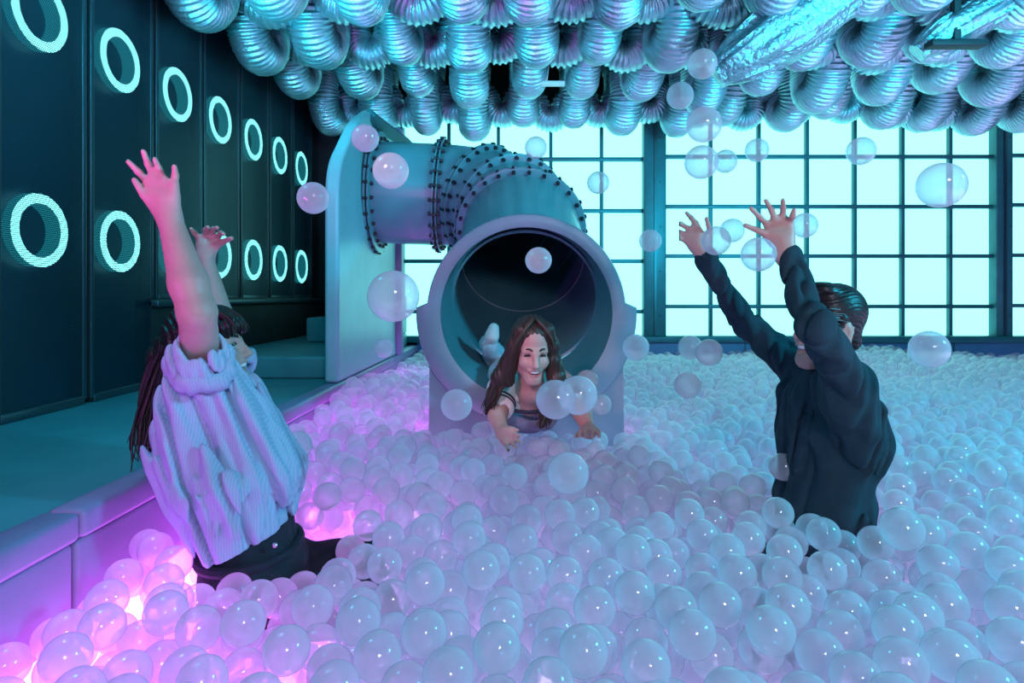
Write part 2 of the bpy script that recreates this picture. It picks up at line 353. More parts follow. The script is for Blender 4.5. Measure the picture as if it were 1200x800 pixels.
def flange(c, d, name='flange', nb=26, ro=.398, wd=.022):
    d = Vector(d).normalized(); b = MB(); seg = 56
    ref = V(0, 0, 1); u = (ref-d*ref.dot(d)).normalized(); v = d.cross(u); vv = []; ff = []
    for sgn in (-1, 1):
        off = d*(sgn*.006); prof = [(RT-.004, -wd/2), (ro-.006, -wd/2), (ro, -wd/2+.005), (ro, wd/2-.005), (ro-.006, wd/2), (RT-.004, wd/2)]
        vv = []; ff = []
        for i in range(seg):
            a = 2*PI*i/seg; e = u*math.cos(a)+v*math.sin(a)
            for (rr, dx) in prof: vv.append(c+off*2+d*(dx*.5)+e*rr)
        m_ = 6
        for i in range(seg):
            for j in range(m_): ff.append((i*m_+j, i*m_+(j+1) % m_, ((i+1) % seg)*m_+(j+1) % m_, ((i+1) % seg)*m_+j))
        b.add(vv, ff)
    for i in range(nb):
        a = 2*PI*(i+.5)/nb; e = c+(u*math.cos(a)+v*math.sin(a))*(RT+.022)
        b.tube([e-d*.040, e-d*.024, e+d*.024, e+d*.040], [.011, .013, .013, .011], 6, 1)
        e2 = c+(u*math.cos(a)+v*math.sin(a))*(ro+.001); b.tube([e2-d*.015, e2+d*.015], .010, 6, 1)
    return b.build(name, [M['slide'], M['bolt']], SL)
flange(V(-.968, 4.36, 1.933), (1, 0, -.04), wd=.03, ro=.425)
flange(P0, T0); flange(el[8], el[9]-el[7]); flange(el[15], el[16]-el[14]); flange(P1, T1)
# the flared mouth: rim with ears on the lower half
def mouth():
    seg = 120; b = MB(); C0 = V(.045, 2.70, 1.125); C1 = MO
    def ro(a):       # a: angle from +x, z up
        z = math.sin(a)
        lo, up = .487, .440
        t = min(1, max(0, (.10-z)/.05)); t = t*t*(3-2*t)
        return up+(lo-up)*t
    rings = []
    prof = [('in', 1.0), ('in', .5), ('in', .0), ('f', .0), ('f', .35), ('f', .9), ('f', 1.0), ('o', .06), ('o', .3), ('o', .42), ('b', 0), ('b', 1.)]
    for i in range(seg):
        a = 2*PI*i/seg; e = V(math.cos(a), 0, math.sin(a)); row = []
        rI = .378; R_ = ro(a); low = max(0, -math.sin(a))
        for kind, t in prof:
            if kind == 'in': c = C0.lerp(C1, t); rr = rI+(RT-.010-rI)*t; row.append(c+e*rr)
            elif kind == 'f':
                rr = rI+(R_-rI)*t; dy = -.012*math.sin(PI*min(1, max(0, t)))-.0; row.append(C0+e*rr+V(0, dy+(.012 if t == 1 else 0), 0))
            elif kind == 'o': row.append(C0+e*R_+V(0, t*.32, 0))
            else:
                c = C0.lerp(C1, .62+.38*t); row.append(c+e*(RT+.010)+V(0, .02*t, 0)) if t == 1 else row.append(C0+V(0, .135+.03, .02)+e*(R_-.03))
        rings.append(row)
    m_ = len(prof); vv = [p for row in rings for p in row]; ff = []; mi = []
    for i in range(seg):
        for j in range(m_-1):
            ff.append((i*m_+j, ((i+1) % seg)*m_+j, ((i+1) % seg)*m_+j+1, i*m_+j+1)); mi.append(1 if 2 <= j <= 6 else 0)
    b.v = vv; b.f = ff; b.m = mi
    return b.build('mouth_rim', [M['slide'], M['slide_rim']], SL, sharp=50)
mouth()
b = MB(); seg = 40
def seam(c, d, r):
    d = d.normalized(); u = (V(0, 0, 1)-d*d.z).normalized(); v = d.cross(u)
    return [c+(u*math.cos(2*PI*i/seg)+v*math.sin(2*PI*i/seg))*r for i in range(seg+1)]
b.tube(seam(MO+V(0, -.01, -.005), V(0, -.93, -.3), RT-.006), .006, 6, caps=False)
b.tube(seam(P1.lerp(MO, .45), MO-P1, RT-.013), .004, 6, caps=False)
b.build('joint_ring', M['slide_rim'], SL)
arc = [(.045+.452*math.cos(math.radians(q)), 1.125+.452*math.sin(math.radians(q))) for q in range(-18, -163, -6)]
b = MB(); b.prism([(-.395, FLOOR_Z), (.485, FLOOR_Z)]+arc, 1, 2.735, 2.98)
b.build('pedestal', M['slide_rim'], SL)
# ================================================================ CEILING DUCTS
ORD = ['first', 'second', 'third', 'fourth', 'fifth', 'sixth', 'seventh', 'eighth', 'ninth', 'tenth', 'eleventh', 'twelfth', 'thirteenth', 'fourteenth',
       'fifteenth', 'sixteenth', 'seventeenth', 'eighteenth', 'nineteenth', 'twentieth', 'twenty-first', 'twenty-second']
def corrugated(path, r, pitch=.025, amp=.0095, seg=22, seed=0):
    """ribbed flexible duct swept along a polyline"""
    rr = np.random.default_rng(seed)
    pts = np.array([tuple(p) for p in path]); d = np.linalg.norm(np.diff(pts, axis=0), axis=1); s = np.concatenate([[0], np.cumsum(d)])
    n = max(4, int(s[-1]/(pitch/5))); t = np.linspace(0, s[-1], n)
    q = np.stack([np.interp(t, s, pts[:, k]) for k in range(3)], 1)
    ker = np.ones(9)/9
    for k in range(3): q[4:-4, k] = np.convolve(q[:, k], ker, 'same')[4:-4]
    ph = t/pitch*2*PI+np.cumsum(rr.normal(0, .03, n))
    rad = r+amp*np.sin(ph)*(1+.25*np.sin(t*5+seed))+.006*np.sin(t*9+seed*2)
    tg = np.gradient(q, axis=0); tg /= np.linalg.norm(tg, axis=1, keepdims=True)
    return q, tg, rad
def duct_mesh(name, path, r, seed, **kw):
    q, tg, rad = corrugated(path, r, seed=seed, **kw); seg = 22
    rr = np.random.default_rng(seed+99); n = len(q)
    u = np.array([1., 0, 0]) if abs(tg[0, 0]) < .7 else np.array([0, 1., 0]); U = np.zeros((n, 3))
    for i in range(n):
        u = u-tg[i]*u.dot(tg[i]); u /= np.linalg.norm(u); U[i] = u
    W = np.cross(tg, U); a = np.linspace(0, 2*PI, seg, endpoint=False)
    dent = 1+.012*rr.normal(size=(n//6+2, seg)); dent = np.repeat(dent, 6, axis=0)[:n]
    R_ = rad[:, None]*dent
    v = q[:, None, :]+(U[:, None, :]*np.cos(a)[None, :, None]+W[:, None, :]*np.sin(a)[None, :, None])*R_[:, :, None]
    i, k = np.meshgrid(np.arange(n-1), np.arange(seg), indexing='ij')
    f = np.stack([i*seg+k, i*seg+(k+1) % seg, (i+1)*seg+(k+1) % seg, (i+1)*seg+k], -1).reshape(-1, 4)
    me = bpy.data.meshes.new(name); me.vertices.add(n*seg); me.vertices.foreach_set('co', v.reshape(-1))
    me.loops.add(len(f)*4); me.loops.foreach_set('vertex_index', f.reshape(-1)); me.polygons.add(len(f))
    me.polygons.foreach_set('loop_start', np.arange(len(f))*4); me.polygons.foreach_set('use_smooth', np.ones(len(f), bool))
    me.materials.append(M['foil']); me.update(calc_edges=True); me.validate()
    return bpy.data.objects.new(name, me)
ROWS = [3.50, 4.20, 4.95, 5.72]                 # where the bellies hang lowest
def long_duct(x, r, seed):
    rr = np.random.default_rng(seed); P_ = []
    jb = rr.normal(0, .045, 8); jx = rr.normal(0, .05, 8); jy = rr.normal(0, .06, 8)
    ys = [2.80]+ROWS+[6.52]; ys = [y+(jy[i] if 0 < i < 5 else 0) for i, y in enumerate(ys)]
    lows = [3.03+jb[i] for i in range(6)]; L = .20
    for i in range(5):
        y0, y1 = ys[i], ys[i+1]; q = (y1-y0)/4; z0, z1 = lows[i]-r*.9, lows[i+1]-r*.9
        seg = [(y0+q*math.cos(a), z0+q+q*math.sin(a)) for a in np.linspace(-PI/2, 0, 8)]+[(y0+q, z0+q+L*t) for t in (.33, .66)]
        zt = max(z0, z1)+q+L
        seg += [((y0+y1)/2+q*math.cos(a), zt+q*math.sin(a)) for a in np.linspace(PI, 0, 14)]
        seg += [(y1-q, z1+q+L*t) for t in (.66, .33)]+[(y1+q*math.cos(a), z1+q+q*math.sin(a)) for a in np.linspace(PI, 1.5*PI, 8)[:-1]]
        for k, (y, z) in enumerate(seg):
            if y > 6.06: break
            t = k/len(seg); P_.append((x+jx[i]*(1-t)+jx[i+1]*t, y, z))
    return P_
xs = [-1.78+.47*i for i in range(17)]
for i, x in enumerate(xs):
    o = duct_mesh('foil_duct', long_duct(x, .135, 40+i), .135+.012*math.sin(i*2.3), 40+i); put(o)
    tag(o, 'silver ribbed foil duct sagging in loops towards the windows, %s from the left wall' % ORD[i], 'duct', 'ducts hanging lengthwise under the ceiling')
CROSS = [3.85, 4.575, 5.97]
cn = ['nearest', 'second nearest', 'third nearest', 'fourth nearest', 'fifth nearest', 'farthest']
for j, y in enumerate(CROSS):
    rr = np.random.default_rng(70+j); P_ = []
    x1 = min(5.9, 1.6+.85*y)
    nx = int((x1+1.9)/.47)
    for i in range(nx):
        x0 = -1.78+.47*i; dz = rr.normal(0, .03)
        q = .47/4; zb = 2.95+.03*math.sin(j*2+i*1.7)+(.06 if j < 2 else 0); yy = y+.04*math.sin(3*x0+j)
        sg = [(x0+q*math.cos(a)*1.0, zb+q*1.05+q*math.sin(a)) for a in np.linspace(PI/2, 0, 6)]
        sg += [(x0+2*q+q*math.cos(a), zb+q+q*math.sin(a)) for a in np.linspace(PI, 2*PI, 12)]
        sg += [(x0+4*q+q*math.cos(a), zb+q*1.05+q*math.sin(a)) for a in np.linspace(PI, PI/2, 6)[:-1]]
        P_ += [(a, yy, c) for a, c in sg]
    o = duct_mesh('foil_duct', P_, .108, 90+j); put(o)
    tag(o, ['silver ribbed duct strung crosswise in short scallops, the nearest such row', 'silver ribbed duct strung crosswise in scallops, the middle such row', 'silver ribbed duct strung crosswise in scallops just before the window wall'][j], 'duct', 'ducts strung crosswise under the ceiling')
# a big crinkled foil sleeve and a dark bracket among the ducts at upper right
def sleeve(name, pts, r0, label, seed):
    rr = np.random.default_rng(seed); b = MB(); n = 90; seg = 72
    pts = [Vector(p) for p in pts]; path = []
    for i in range(n):
        t = i/(n-1); path.append(pts[0]*(1-t)**2+pts[1]*2*t*(1-t)+pts[2]*t*t)
    rad = [r0*(.25+.75*min(1, math.sin(PI*min(1, max(0.04, i/(n-1))))**.5)) for i in range(n)]
    b.tube(path, rad, seg, up=(0, 0, 1))
    for k, v in enumerate(b.v):
        p = Vector(v); c = path[min(n-1, k//seg)]; e = (p-c)
        a = (k % seg)/seg*2*PI
        q = noise.noise(Vector((math.cos(a)*2.5, math.sin(a)*2.5, (k//seg)*.03+seed)))*.18+noise.noise(Vector((math.cos(a)*9, math.sin(a)*9, (k//seg)*.05+seed)))*.16
        p = c+Vector((e.x, e.y, e.z*.75))*(1+q); b.v[k] = p[:]
    return tag(b.build(name, M['foil2'], sharp=80), label, 'duct')
sleeve('foil_sleeve', [P(838, 88, 3.75), P(900, 50, 3.65), P(1090, -90, 3.5)], .215, 'wide crinkled smooth foil sleeve slung under the ribbed ducts at the upper right', 3)
sleeve('foil_sleeve', [P(1075, 62, 3.7), P(1130, 20, 3.6), P(1250, -40, 3.5)], .14, 'narrower crumpled foil sleeve beside the dark clamp at the top right corner', 9)
b = MB(); c = P(1120, 52, 3.55); b.box(c-V(.16, .04, .018), c+V(.16, .04, .018), bev=.006); b.box(c+V(-.02, -.02, 0), c+V(.02, .02, .8), bev=.004)
tag(b.build('duct_hanger', M['black']), 'dark metal hanger clamp between the ducts at the top right', 'hanger')
b = MB(); c = P(640, 98, 4.9); b.box(c-V(.15, .03, .016), c+V(.15, .03, .016), bev=.008); b.tube([c, c+V(-.09, 0, .75)], .008, 8); b.tube([c, c+V(.09, 0, .75)], .008, 8)
tag(b.build('hanging_bar', M['pale']), 'small pale flat bar hanging between the ducts above the slide', 'bar')
# ================================================================ PEOPLE (bodies from a distance field, meshed as one skin)
class Field:
    def __init__(s, lo, hi, h):
        s.lo = np.array(lo, float); s.h = h; s.n = np.ceil((np.array(hi)-s.lo)/h).astype(int)+1
        s.F = np.full(tuple(s.n), .5, np.float32)
        s.ax = [s.lo[k]+h*np.arange(s.n[k]) for k in range(3)]
    def win(s, lo, hi):
        a = np.clip(np.floor((np.minimum(lo, hi)-s.lo)/s.h).astype(int), 0, s.n); b = np.clip(np.ceil((np.maximum(lo, hi)-s.lo)/s.h).astype(int)+1, 0, s.n)
        if np.any(b-a < 2): return None, None
        sl = tuple(slice(a[k], b[k]) for k in range(3))
        X = np.meshgrid(*[s.ax[k][a[k]:b[k]] for k in range(3)], indexing='ij', sparse=True)
        return sl, X
    def put(s, sl, d, k, op):
        f = s.F[sl]; d = d.astype(np.float32)
        if op == 'sub':
            h = np.maximum(k-np.abs(f+d), 0)/k; s.F[sl] = np.maximum(f, -d)+h*h*k*.25
        else:
            h = np.maximum(k-np.abs(f-d), 0)/k; s.F[sl] = np.minimum(f, d)-h*h*k*.25
    def cap(s, a, b, ra, rb=None, k=.012, op='add'):
        a, b = np.array(a, float), np.array(b, float); rb = ra if rb is None else rb; m = max(ra, rb)+k+2*s.h+.01
        sl, X = s.win(np.minimum(a, b)-m, np.maximum(a, b)+m)
        if sl is None: return s
        e = b-a; L = max(e.dot(e), 1e-9)
        t = np.clip(((X[0]-a[0])*e[0]+(X[1]-a[1])*e[1]+(X[2]-a[2])*e[2])/L, 0, 1)
        d = np.sqrt((X[0]-a[0]-t*e[0])**2+(X[1]-a[1]-t*e[1])**2+(X[2]-a[2]-t*e[2])**2)-(ra+(rb-ra)*t)
        s.put(sl, d, k, op); return s
    def chain(s, pts, rad, k=.012):
        for i in range(len(pts)-1): s.cap(pts[i], pts[i+1], rad[i], rad[i+1], k)
        return s
    def ell(s, c, R, ax=None, k=.012, op='add'):
        c = np.array(c, float); R = np.array(R, float); A = np.eye(3) if ax is None else np.array([tuple(q) for q in ax])
        m = R.max()+k+2*s.h+.01; sl, X = s.win(c-m, c+m)
        if sl is None: return s
        D = [X[j]-c[j] for j in range(3)]; q = [D[0]*A[i][0]+D[1]*A[i][1]+D[2]*A[i][2] for i in range(3)]
        k0 = np.sqrt(sum((q[i]/R[i])**2 for i in range(3))); k1 = np.sqrt(sum((q[i]/R[i]**2)**2 for i in range(3)))
        s.put(sl, k0*(k0-1)/np.maximum(k1, 1e-6), k, op); return s
    def slab(s, a, b, side, Ra, Rb, k=.03, op='add'):
        """elliptical trunk from a to b; R = (half width along side, half depth)"""
        a, b = np.array(a, float), np.array(b, float); e = b-a; L = np.linalg.norm(e); e /= L
        u = np.array(side, float); u -= e*u.dot(e); u /= np.linalg.norm(u); v = np.cross(e, u); m = max(*Ra, *Rb)+k+.02
        sl, X = s.win(np.minimum(a, b)-m, np.maximum(a, b)+m)
        if sl is None: return s
        D = [X[j]-a[j] for j in range(3)]
        t = D[0]*e[0]+D[1]*e[1]+D[2]*e[2]; p = D[0]*u[0]+D[1]*u[1]+D[2]*u[2]; q = D[0]*v[0]+D[1]*v[1]+D[2]*v[2]
        tc = np.clip(t/L, 0, 1); ru = Ra[0]+(Rb[0]-Ra[0])*tc; rv = Ra[1]+(Rb[1]-Ra[1])*tc; over = t-tc*L; mn = np.minimum(ru, rv)
        d = (np.sqrt((p/ru)**2+(q/rv)**2+(over/(mn*.55))**2)-1)*mn*.9
        s.put(sl, d, k, op); return s
    def cut(s, p, n):
        """keep only the side of the plane that n points away from"""
        X = np.meshgrid(*s.ax, indexing='ij', sparse=True); n = Vector(n).normalized()
        d = sum((X[i]-p[i])*n[i] for i in range(3)); s.F = np.maximum(s.F, d.astype(np.float32)); return s
    def fold(s, fn, band=.05):
        idx = np.argwhere(np.abs(s.F) < band); p = s.lo+idx*s.h
        s.F[tuple(idx.T)] += fn(p).astype(np.float32); return s
    def mesh(s, name, mats, parent=None, relax=1):
        F_ = s.F; S = F_ < 0; n = F_.shape
        c = np.zeros(tuple(k-1 for k in n), np.uint8)
        for i in (0, 1):
            for j in (0, 1):
                for k in (0, 1): c += S[i:n[0]-1+i, j:n[1]-1+j, k:n[2]-1+k]
        cells = np.argwhere((c > 0) & (c < 8)); N = len(cells)
        idm = np.full(c.shape, -1, np.int32); idm[tuple(cells.T)] = np.arange(N)
        off = np.array([(i, j, k) for i in (0, 1) for j in (0, 1) for k in (0, 1)])
        val = np.stack([F_[tuple((cells+o).T)] for o in off], 1); acc = np.zeros((N, 3)); cnt = np.zeros(N)
        for a in range(8):
            for b in range(a+1, 8):
                if np.abs(off[a]-off[b]).sum() != 1: continue
                x = (val[:, a] < 0) != (val[:, b] < 0); t = val[x, a]/(val[x, a]-val[x, b])
                acc[x] += off[a]+(off[b]-off[a])*t[:, None]; cnt[x] += 1
        v = s.lo+(cells+acc/cnt[:, None])*s.h; Q = []
        for ax in range(3):
            sl0 = [slice(1, -1)]*3; sl1 = [slice(1, -1)]*3; sl0[ax] = slice(0, -1); sl1[ax] = slice(1, None)
            d0 = S[tuple(sl0)]; d1 = S[tuple(sl1)]; e = np.argwhere(d0 != d1); ins = d0[tuple(e.T)]
            base = e+1; base[:, ax] -= 1; b1, b2 = (ax+1) % 3, (ax+2) % 3
            o = []
            for (p, q) in ((-1, -1), (0, -1), (0, 0), (-1, 0)):
                z = base.copy(); z[:, b1] += p; z[:, b2] += q; o.append(idm[tuple(z.T)])
            q = np.stack(o, 1); q[~ins] = q[~ins][:, ::-1]; Q.append(q)
        q = np.concatenate(Q); q = q[(q >= 0).all(1)]
        for _ in range(relax):
            ac = np.zeros_like(v); cn_ = np.zeros(N)
            for i in range(4):
                a, b = q[:, i], q[:, (i+1) % 4]
                for k in range(3): ac[:, k] += np.bincount(a, v[b, k], N)+np.bincount(b, v[a, k], N)
                cn_ += np.bincount(a, minlength=N)+np.bincount(b, minlength=N)
            v = v*.5+.5*ac/np.maximum(cn_, 1)[:, None]
        me = bpy.data.meshes.new(name); me.vertices.add(N); me.vertices.foreach_set('co', v.reshape(-1))
        me.loops.add(len(q)*4); me.loops.foreach_set('vertex_index', q.reshape(-1).astype(np.int32)); me.polygons.add(len(q))
        me.polygons.foreach_set('loop_start', np.arange(len(q))*4); me.polygons.foreach_set('use_smooth', np.ones(len(q), bool))
        for m in (mats if isinstance(mats, (list, tuple)) else [mats]): me.materials.append(m)
        me.update(calc_edges=True)
        return put(bpy.data.objects.new(name, me), parent)

class Head:
    """c: middle of the skull at eye height; f: where the face looks; u: up; s: size"""
    def __init__(h, c, f, u, s=.89):
        h.c = Vector(c); h.f = Vector(f).normalized(); u = Vector(u); h.u = (u-h.f*u.dot(h.f)).normalized(); h.r = h.f.cross(h.u); h.s = s
    def p(h, f, r, u): return h.c+(h.f*f+h.r*r+h.u*u)*h.s
    def ax(h): return (h.r, h.f, h.u)
    def build(h, F_, neck, mouth=1.0, child=False):
        s = h.s; E = lambda f, r, u, R, k=.012, op='add': F_.ell(h.p(f, r, u), np.array(R)*s, h.ax(), k*s, op)
        C = lambda a, b, ra, rb=None, k=.012, op='add': F_.cap(h.p(*a), h.p(*b), ra*s, (ra if rb is None else rb)*s, k*s, op)
        E(-.014, 0, .052, (.074, .095, .090), .02)
        jw = .84 if child else 1.0
        E(.030, 0, -.030, (.057*jw, .060, .072), .03)
        C((.068, .010, -.097), (.068, -.010, -.097), .021, k=.03)
        for q in (-1, 1):
            C((.066, q*.012, -.098), (.002, q*.050*jw, -.062), .018*jw, .020*jw, .03)
            C((.002, q*.052*jw, -.060), (-.008, q*.058*jw, -.01), .018*jw, .02, .03)
            E(.062, q*.036, -.024, (.026, .024, .024), .03)          # cheek
            C((.080, q*.012, .024), (.066, q*.042, .026), .012, .012, .02)   # brow
            E(-.006, q*.074, .000, (.010, .020, .031), .008)          # ear
            E(.002, q*.082, .002, (.006, .009, .016), .006, 'sub')
            E(.092, q*.031, .008, (.017, .014, .011), .012, 'sub')    # eye socket
        C((.084, 0, .020), (.112, 0, -.024), .009, .0125, .014)        # nose
        for q in (-1, 1): E(.098, q*.011, -.029, (.009, .012, .008), .008)
        w_ = .026 if mouth > .5 else .020
        C((.088, -w_, -.050), (.094, 0, -.047), .0065, .008, .008); C((.088, w_, -.050), (.094, 0, -.047), .0065, .008, .008)
        lo = -.060-.018*mouth
        C((.082, -w_*.8, lo+.004), (.088, 0, lo), .0065, .009, .008); C((.082, w_*.8, lo+.004), (.088, 0, lo), .0065, .009, .008)
        E(.094, 0, (-.050+lo)/2-.002, (w_*.95, .026, .004+.010*mouth), .004, 'sub')
        F_.cap(h.p(-.022, 0, -.045), neck, .052*s, .060*s, .03)
    def teeth(h, parent, m, mouth=1.0):
        b = MB(); n = 11; pts = []
        for i in range(n):
            a = (i/(n-1)-.5)*2; pts.append(h.p(.0895-.013*a*a, a*.025, -.0570+.005*a*a))
        b.tube(pts, [.0072*h.s*(1-.5*abs(2*i/(n-1)-1)**3) for i in range(n)], 8); b.build('teeth', m, parent)
    def eyes(h, parent, mw, mi, squint=False):
        for q in (-1, 1):
            if squint:
                b = MB(); pts = [h.p(.085-.05*(t-.5)**2*1.2, q*(.031+(t-.5)*.030), .008+.010*(1-((t-.5)*2)**2)*.8-.002) for t in np.linspace(0, 1, 9)]
                b.tube(pts, [.0012, .0026, .0032, .0034, .0034, .0034, .0032, .0026, .0012], 6); b.build('eyelashes', mi, parent)
            else:
                b = MB(); c = h.p(.077, q*.031, .009); b.sphere(c, .0125*h.s, 14, 10)
                c2 = h.p(.0865, q*.031, .009); b.sphere(c2, .0055*h.s, 10, 8, 1); b.build('eye', [mw, mi], parent)
    def brows(h, parent, m):
        for q in (-1, 1):
            b = MB(); pts = [h.p(.090-.02*t*t-.006*t, q*(.013+.034*t), .031+.008*math.sin(PI*min(1, t*1.1))) for t in np.linspace(0, 1, 7)]
            b.tube(pts, [.002, .0036, .004, .004, .0035, .0028, .0012], 6); b.build('eyebrow', m, parent)

def hand(F_, wrist, knuckles, tips, thumb, r=.0082, mids=None, wr=.026, k=.008):
    """palm from the wrist to the knuckles, four fingers, and a thumb (base, joint, tip) that leaves the palm's side"""
    W = Vector(wrist); K = [Vector(q) for q in knuckles]; T = [Vector(q) for q in tips]; kc = sum(K, Vector())/len(K)
    for i, q in enumerate(K):
        st = W.lerp(kc, .12)+(q-kc)*.45
        F_.cap(st, q, .0155, .0115, .012)
    F_.cap(W, W.lerp(kc, .45), wr*.80, .020, .016)
    F_.cap(K[0].lerp(W, .35), K[-1].lerp(W, .35), .015, .013, .012)
    for i in range(len(K)):
        m = (mids[i] if mids and mids[i] is not None else K[i].lerp(T[i], .5)); m = Vector(m)
        m2 = m.lerp(T[i], .5)
        F_.cap(K[i], m, r*1.12, r, .005); F_.cap(m, T[i], r, r*.82, .003)
        F_.ell(m, (r*1.08,)*3, None, .003)
    B, J, E = [Vector(q) for q in thumb]
    F_.cap(B, J, .0145, r*1.15, .012); F_.cap(J, E, r*1.18, r*.9, .003)

def strands(name, guides, parent, mats, n=60, r=.0045, spread=.03, seed=1, wave=.006, seg=6):
    """locks of hair: tapered tubes between guide polylines"""
    rr = np.random.default_rng(seed); b = MB()
    for i in range(n):
        g0, g1 = guides[rr.integers(len(guides))], guides[rr.integers(len(guides))]
        m = min(len(g0), len(g1)); t = rr.random(); ph = rr.random()*6; end = .75+.3*rr.random()
        base = [Vector(g0[k]).lerp(Vector(g1[k]), t) for k in range(m)]; o = Vector(rr.normal(0, spread, 3)); pts = []; ns = 12
        for q in range(ns):
            x = min(q/(ns-1)*end, 1)*(m-1); k = min(int(x), m-2); p = base[k].lerp(base[k+1], x-k)
            pts.append(p+o*(.35+.65*q/(ns-1))+Vector((math.sin(ph+q*1.1), math.cos(ph*2+q*.9), 0))*wave*(q/(ns-1)))
        for _ in range(2): pts = [pts[0]]+[(pts[k-1]+pts[k]*2+pts[k+1])/4 for k in range(1, ns-1)]+[pts[-1]]
        R_ = r*(.7+.6*rr.random()); b.tube(pts, [R_*(.6+.4*min(1, q/3))*(1-.85*(q/(ns-1))**3) for q in range(ns)], seg, mi=int(rr.integers(len(mats))))
    return b.build(name, mats, parent, sharp=0)

def skin(name, col):
    m = mat(name, col, .48, bump=.05, bscale=160, var=.05, vscale=20); b = m.node_tree.nodes['Principled BSDF']
    b.inputs['Subsurface Weight'].default_value = .12; b.inputs['Subsurface Radius'].default_value = (.012, .005, .003); return m
def hairmat(name, col):
    m = mat(name, col, .42, spec=.4); return m
M['skin_w'] = skin('skin_fair', (.50, .32, .28)); M['skin_m'] = skin('skin_warm', (.56, .36, .29)); M['skin_g'] = skin('skin_light', (.52, .32, .27))
M['hair_dark'] = hairmat('dark_brown_hair', (.014, .012, .012)); M['hair_dark2'] = hairmat('brown_hair_strand', (.030, .021, .019))
M['hair_brown'] = hairmat('brown_hair', (.034, .022, .017)); M['hair_brown2'] = hairmat('light_brown_hair', (.085, .05, .034)); M['hair_grey'] = hairmat('greying_hair', (.12, .12, .12))
M['white'] = mat('tooth_white', (.8, .8, .76), .3); M['iris'] = mat('dark_iris', (.02, .015, .012), .2)
M['lip'] = mat('lip', (.45, .16, .16), .4)
M['jeans'] = mat('dark_denim', (.010, .014, .026), .8, bump=.4, bscale=260, var=.25, vscale=30)
M['shirt_m'] = mat('dark_teal_cotton', (.020, .050, .066), .8, bump=.25, bscale=240, var=.12, vscale=30, spec=.25)
M['tee'] = mat('white_cotton', (.72, .70, .68), .85, bump=.2, bscale=200)
M['band'] = mat('navy_trim', (.02, .025, .05), .8)
M['pinafore'] = mat('grey_lilac_cotton', (.20, .20, .30), .85, bump=.3, bscale=180, var=.1)
M['paleblue'] = mat('washed_denim', (.42, .52, .60), .85, bump=.3, bscale=200, var=.12, vscale=25)
M['button'] = mat('jeans_button', (.7, .72, .72), .25, 1.0)
def striped():
    m = mat('pale_blue_striped_cotton', (.62, .70, .84), .8, bump=.2, bscale=220); nt = m.node_tree; b = nt.nodes['Principled BSDF']
    tc = nt.nodes.new('ShaderNodeTexCoord'); wv = nt.nodes.new('ShaderNodeTexWave'); wv.wave_type = 'BANDS'; wv.bands_direction = 'X'
    wv.inputs['Scale'].default_value = 55; wv.inputs['Distortion'].default_value = .5; wv.inputs['Detail Scale'].default_value = .4
    r = nt.nodes.new('ShaderNodeValToRGB'); r.color_ramp.elements[0].color = (.36, .46, .66, 1); r.color_ramp.elements[1].color = (.46, .54, .70, 1)
    nt.links.new(tc.outputs['Object'], wv.inputs['Vector']); nt.links.new(wv.outputs['Fac'], r.inputs['Fac']); nt.links.new(r.outputs['Color'], b.inputs['Base Color']); return m
M['shirt_w'] = striped()
OBST = []                                   # capsules the balls keep clear of
def obst(a, b, r): OBST.append((np.array(a, float), np.array(b, float), r))
def A(v): return np.array(v, float)

# ---------------------------------------------------------------- the man
man = thing('person', P(975, 640, 1.76), 'laughing man in a dark long-sleeved top, both arms raised, waist deep in balls', 'person')
Lm = V(.37, -.93, 0); Fm = V(-.93, -.37, 0)
S1, S2 = P(995, 452, 1.60), P(938, 437, 1.92)
E1, W1 = P(956, 381, 1.45), P(924, 306, 1.60)
E2, W2 = P(873, 378, 2.02), P(829, 304, 1.95)
chest, waist, hip = P(973, 462, 1.755), P(967, 592, 1.76), P(968, 655, 1.78)
neck = P(986, 440, 1.75)
H = Head(P(970, 388, 1.74), (-.95, -.24, .10), (.10, 0, 1), .89)
f = Field((.52, 1.28, .20), (1.20, 2.20, 1.56), .0042)
H.build(f, neck, mouth=1.1)
f.cap(neck, chest, .050, .05, .02); f.slab(chest, waist, Lm, (.10, .055), (.095, .06)); f.slab(waist, hip, Lm, (.095, .06), (.13, .085))
f.cap(S1, S2, .036, .036, .03)
for S_, E_, W_ in ((S1, E1, W1), (S2, E2, W2)): f.cap(S_, E_, .026, .018, .01); f.cap(E_, W_.lerp(E_, .15), .018, .020, .01); f.cap(W_.lerp(E_, .15), W_, .020, .023, .01)
kn1, kn2 = hip+Fm*.38+Lm*.09+V(0, 0, -.16), hip+Fm*.36-Lm*.10+V(0, 0, -.18)
for q, kn in ((1, kn1), (-1, kn2)):
    hj = hip+Lm*.085*q+V(0, 0, -.03); an = kn-Fm*.33+V(0, 0, -.03); f.cap(hj, kn, .075, .05, .03); f.cap(kn, an, .05, .034, .02); f.cap(an, an-Fm*.14, .03, .026, .02)
Y = 1.63
hand(f, P(921, 303, 1.60), [P(900, 264, Y), P(908, 257, Y), P(917, 255, Y), P(925, 260, Y-.01)],
     [P(880, 244, Y-.02), P(897.5, 235, Y-.03), P(917.5, 234.5, Y-.03), P(930.5, 246, Y-.05)],
     (P(912, 287, Y), P(893, 272, Y-.01), P(873.5, 264, Y-.02)), .0076,
     [P(890, 254, Y-.005), P(904, 246, Y-.01), P(918, 245, Y-.01), P(929, 253, Y-.04)])
Y = 1.97
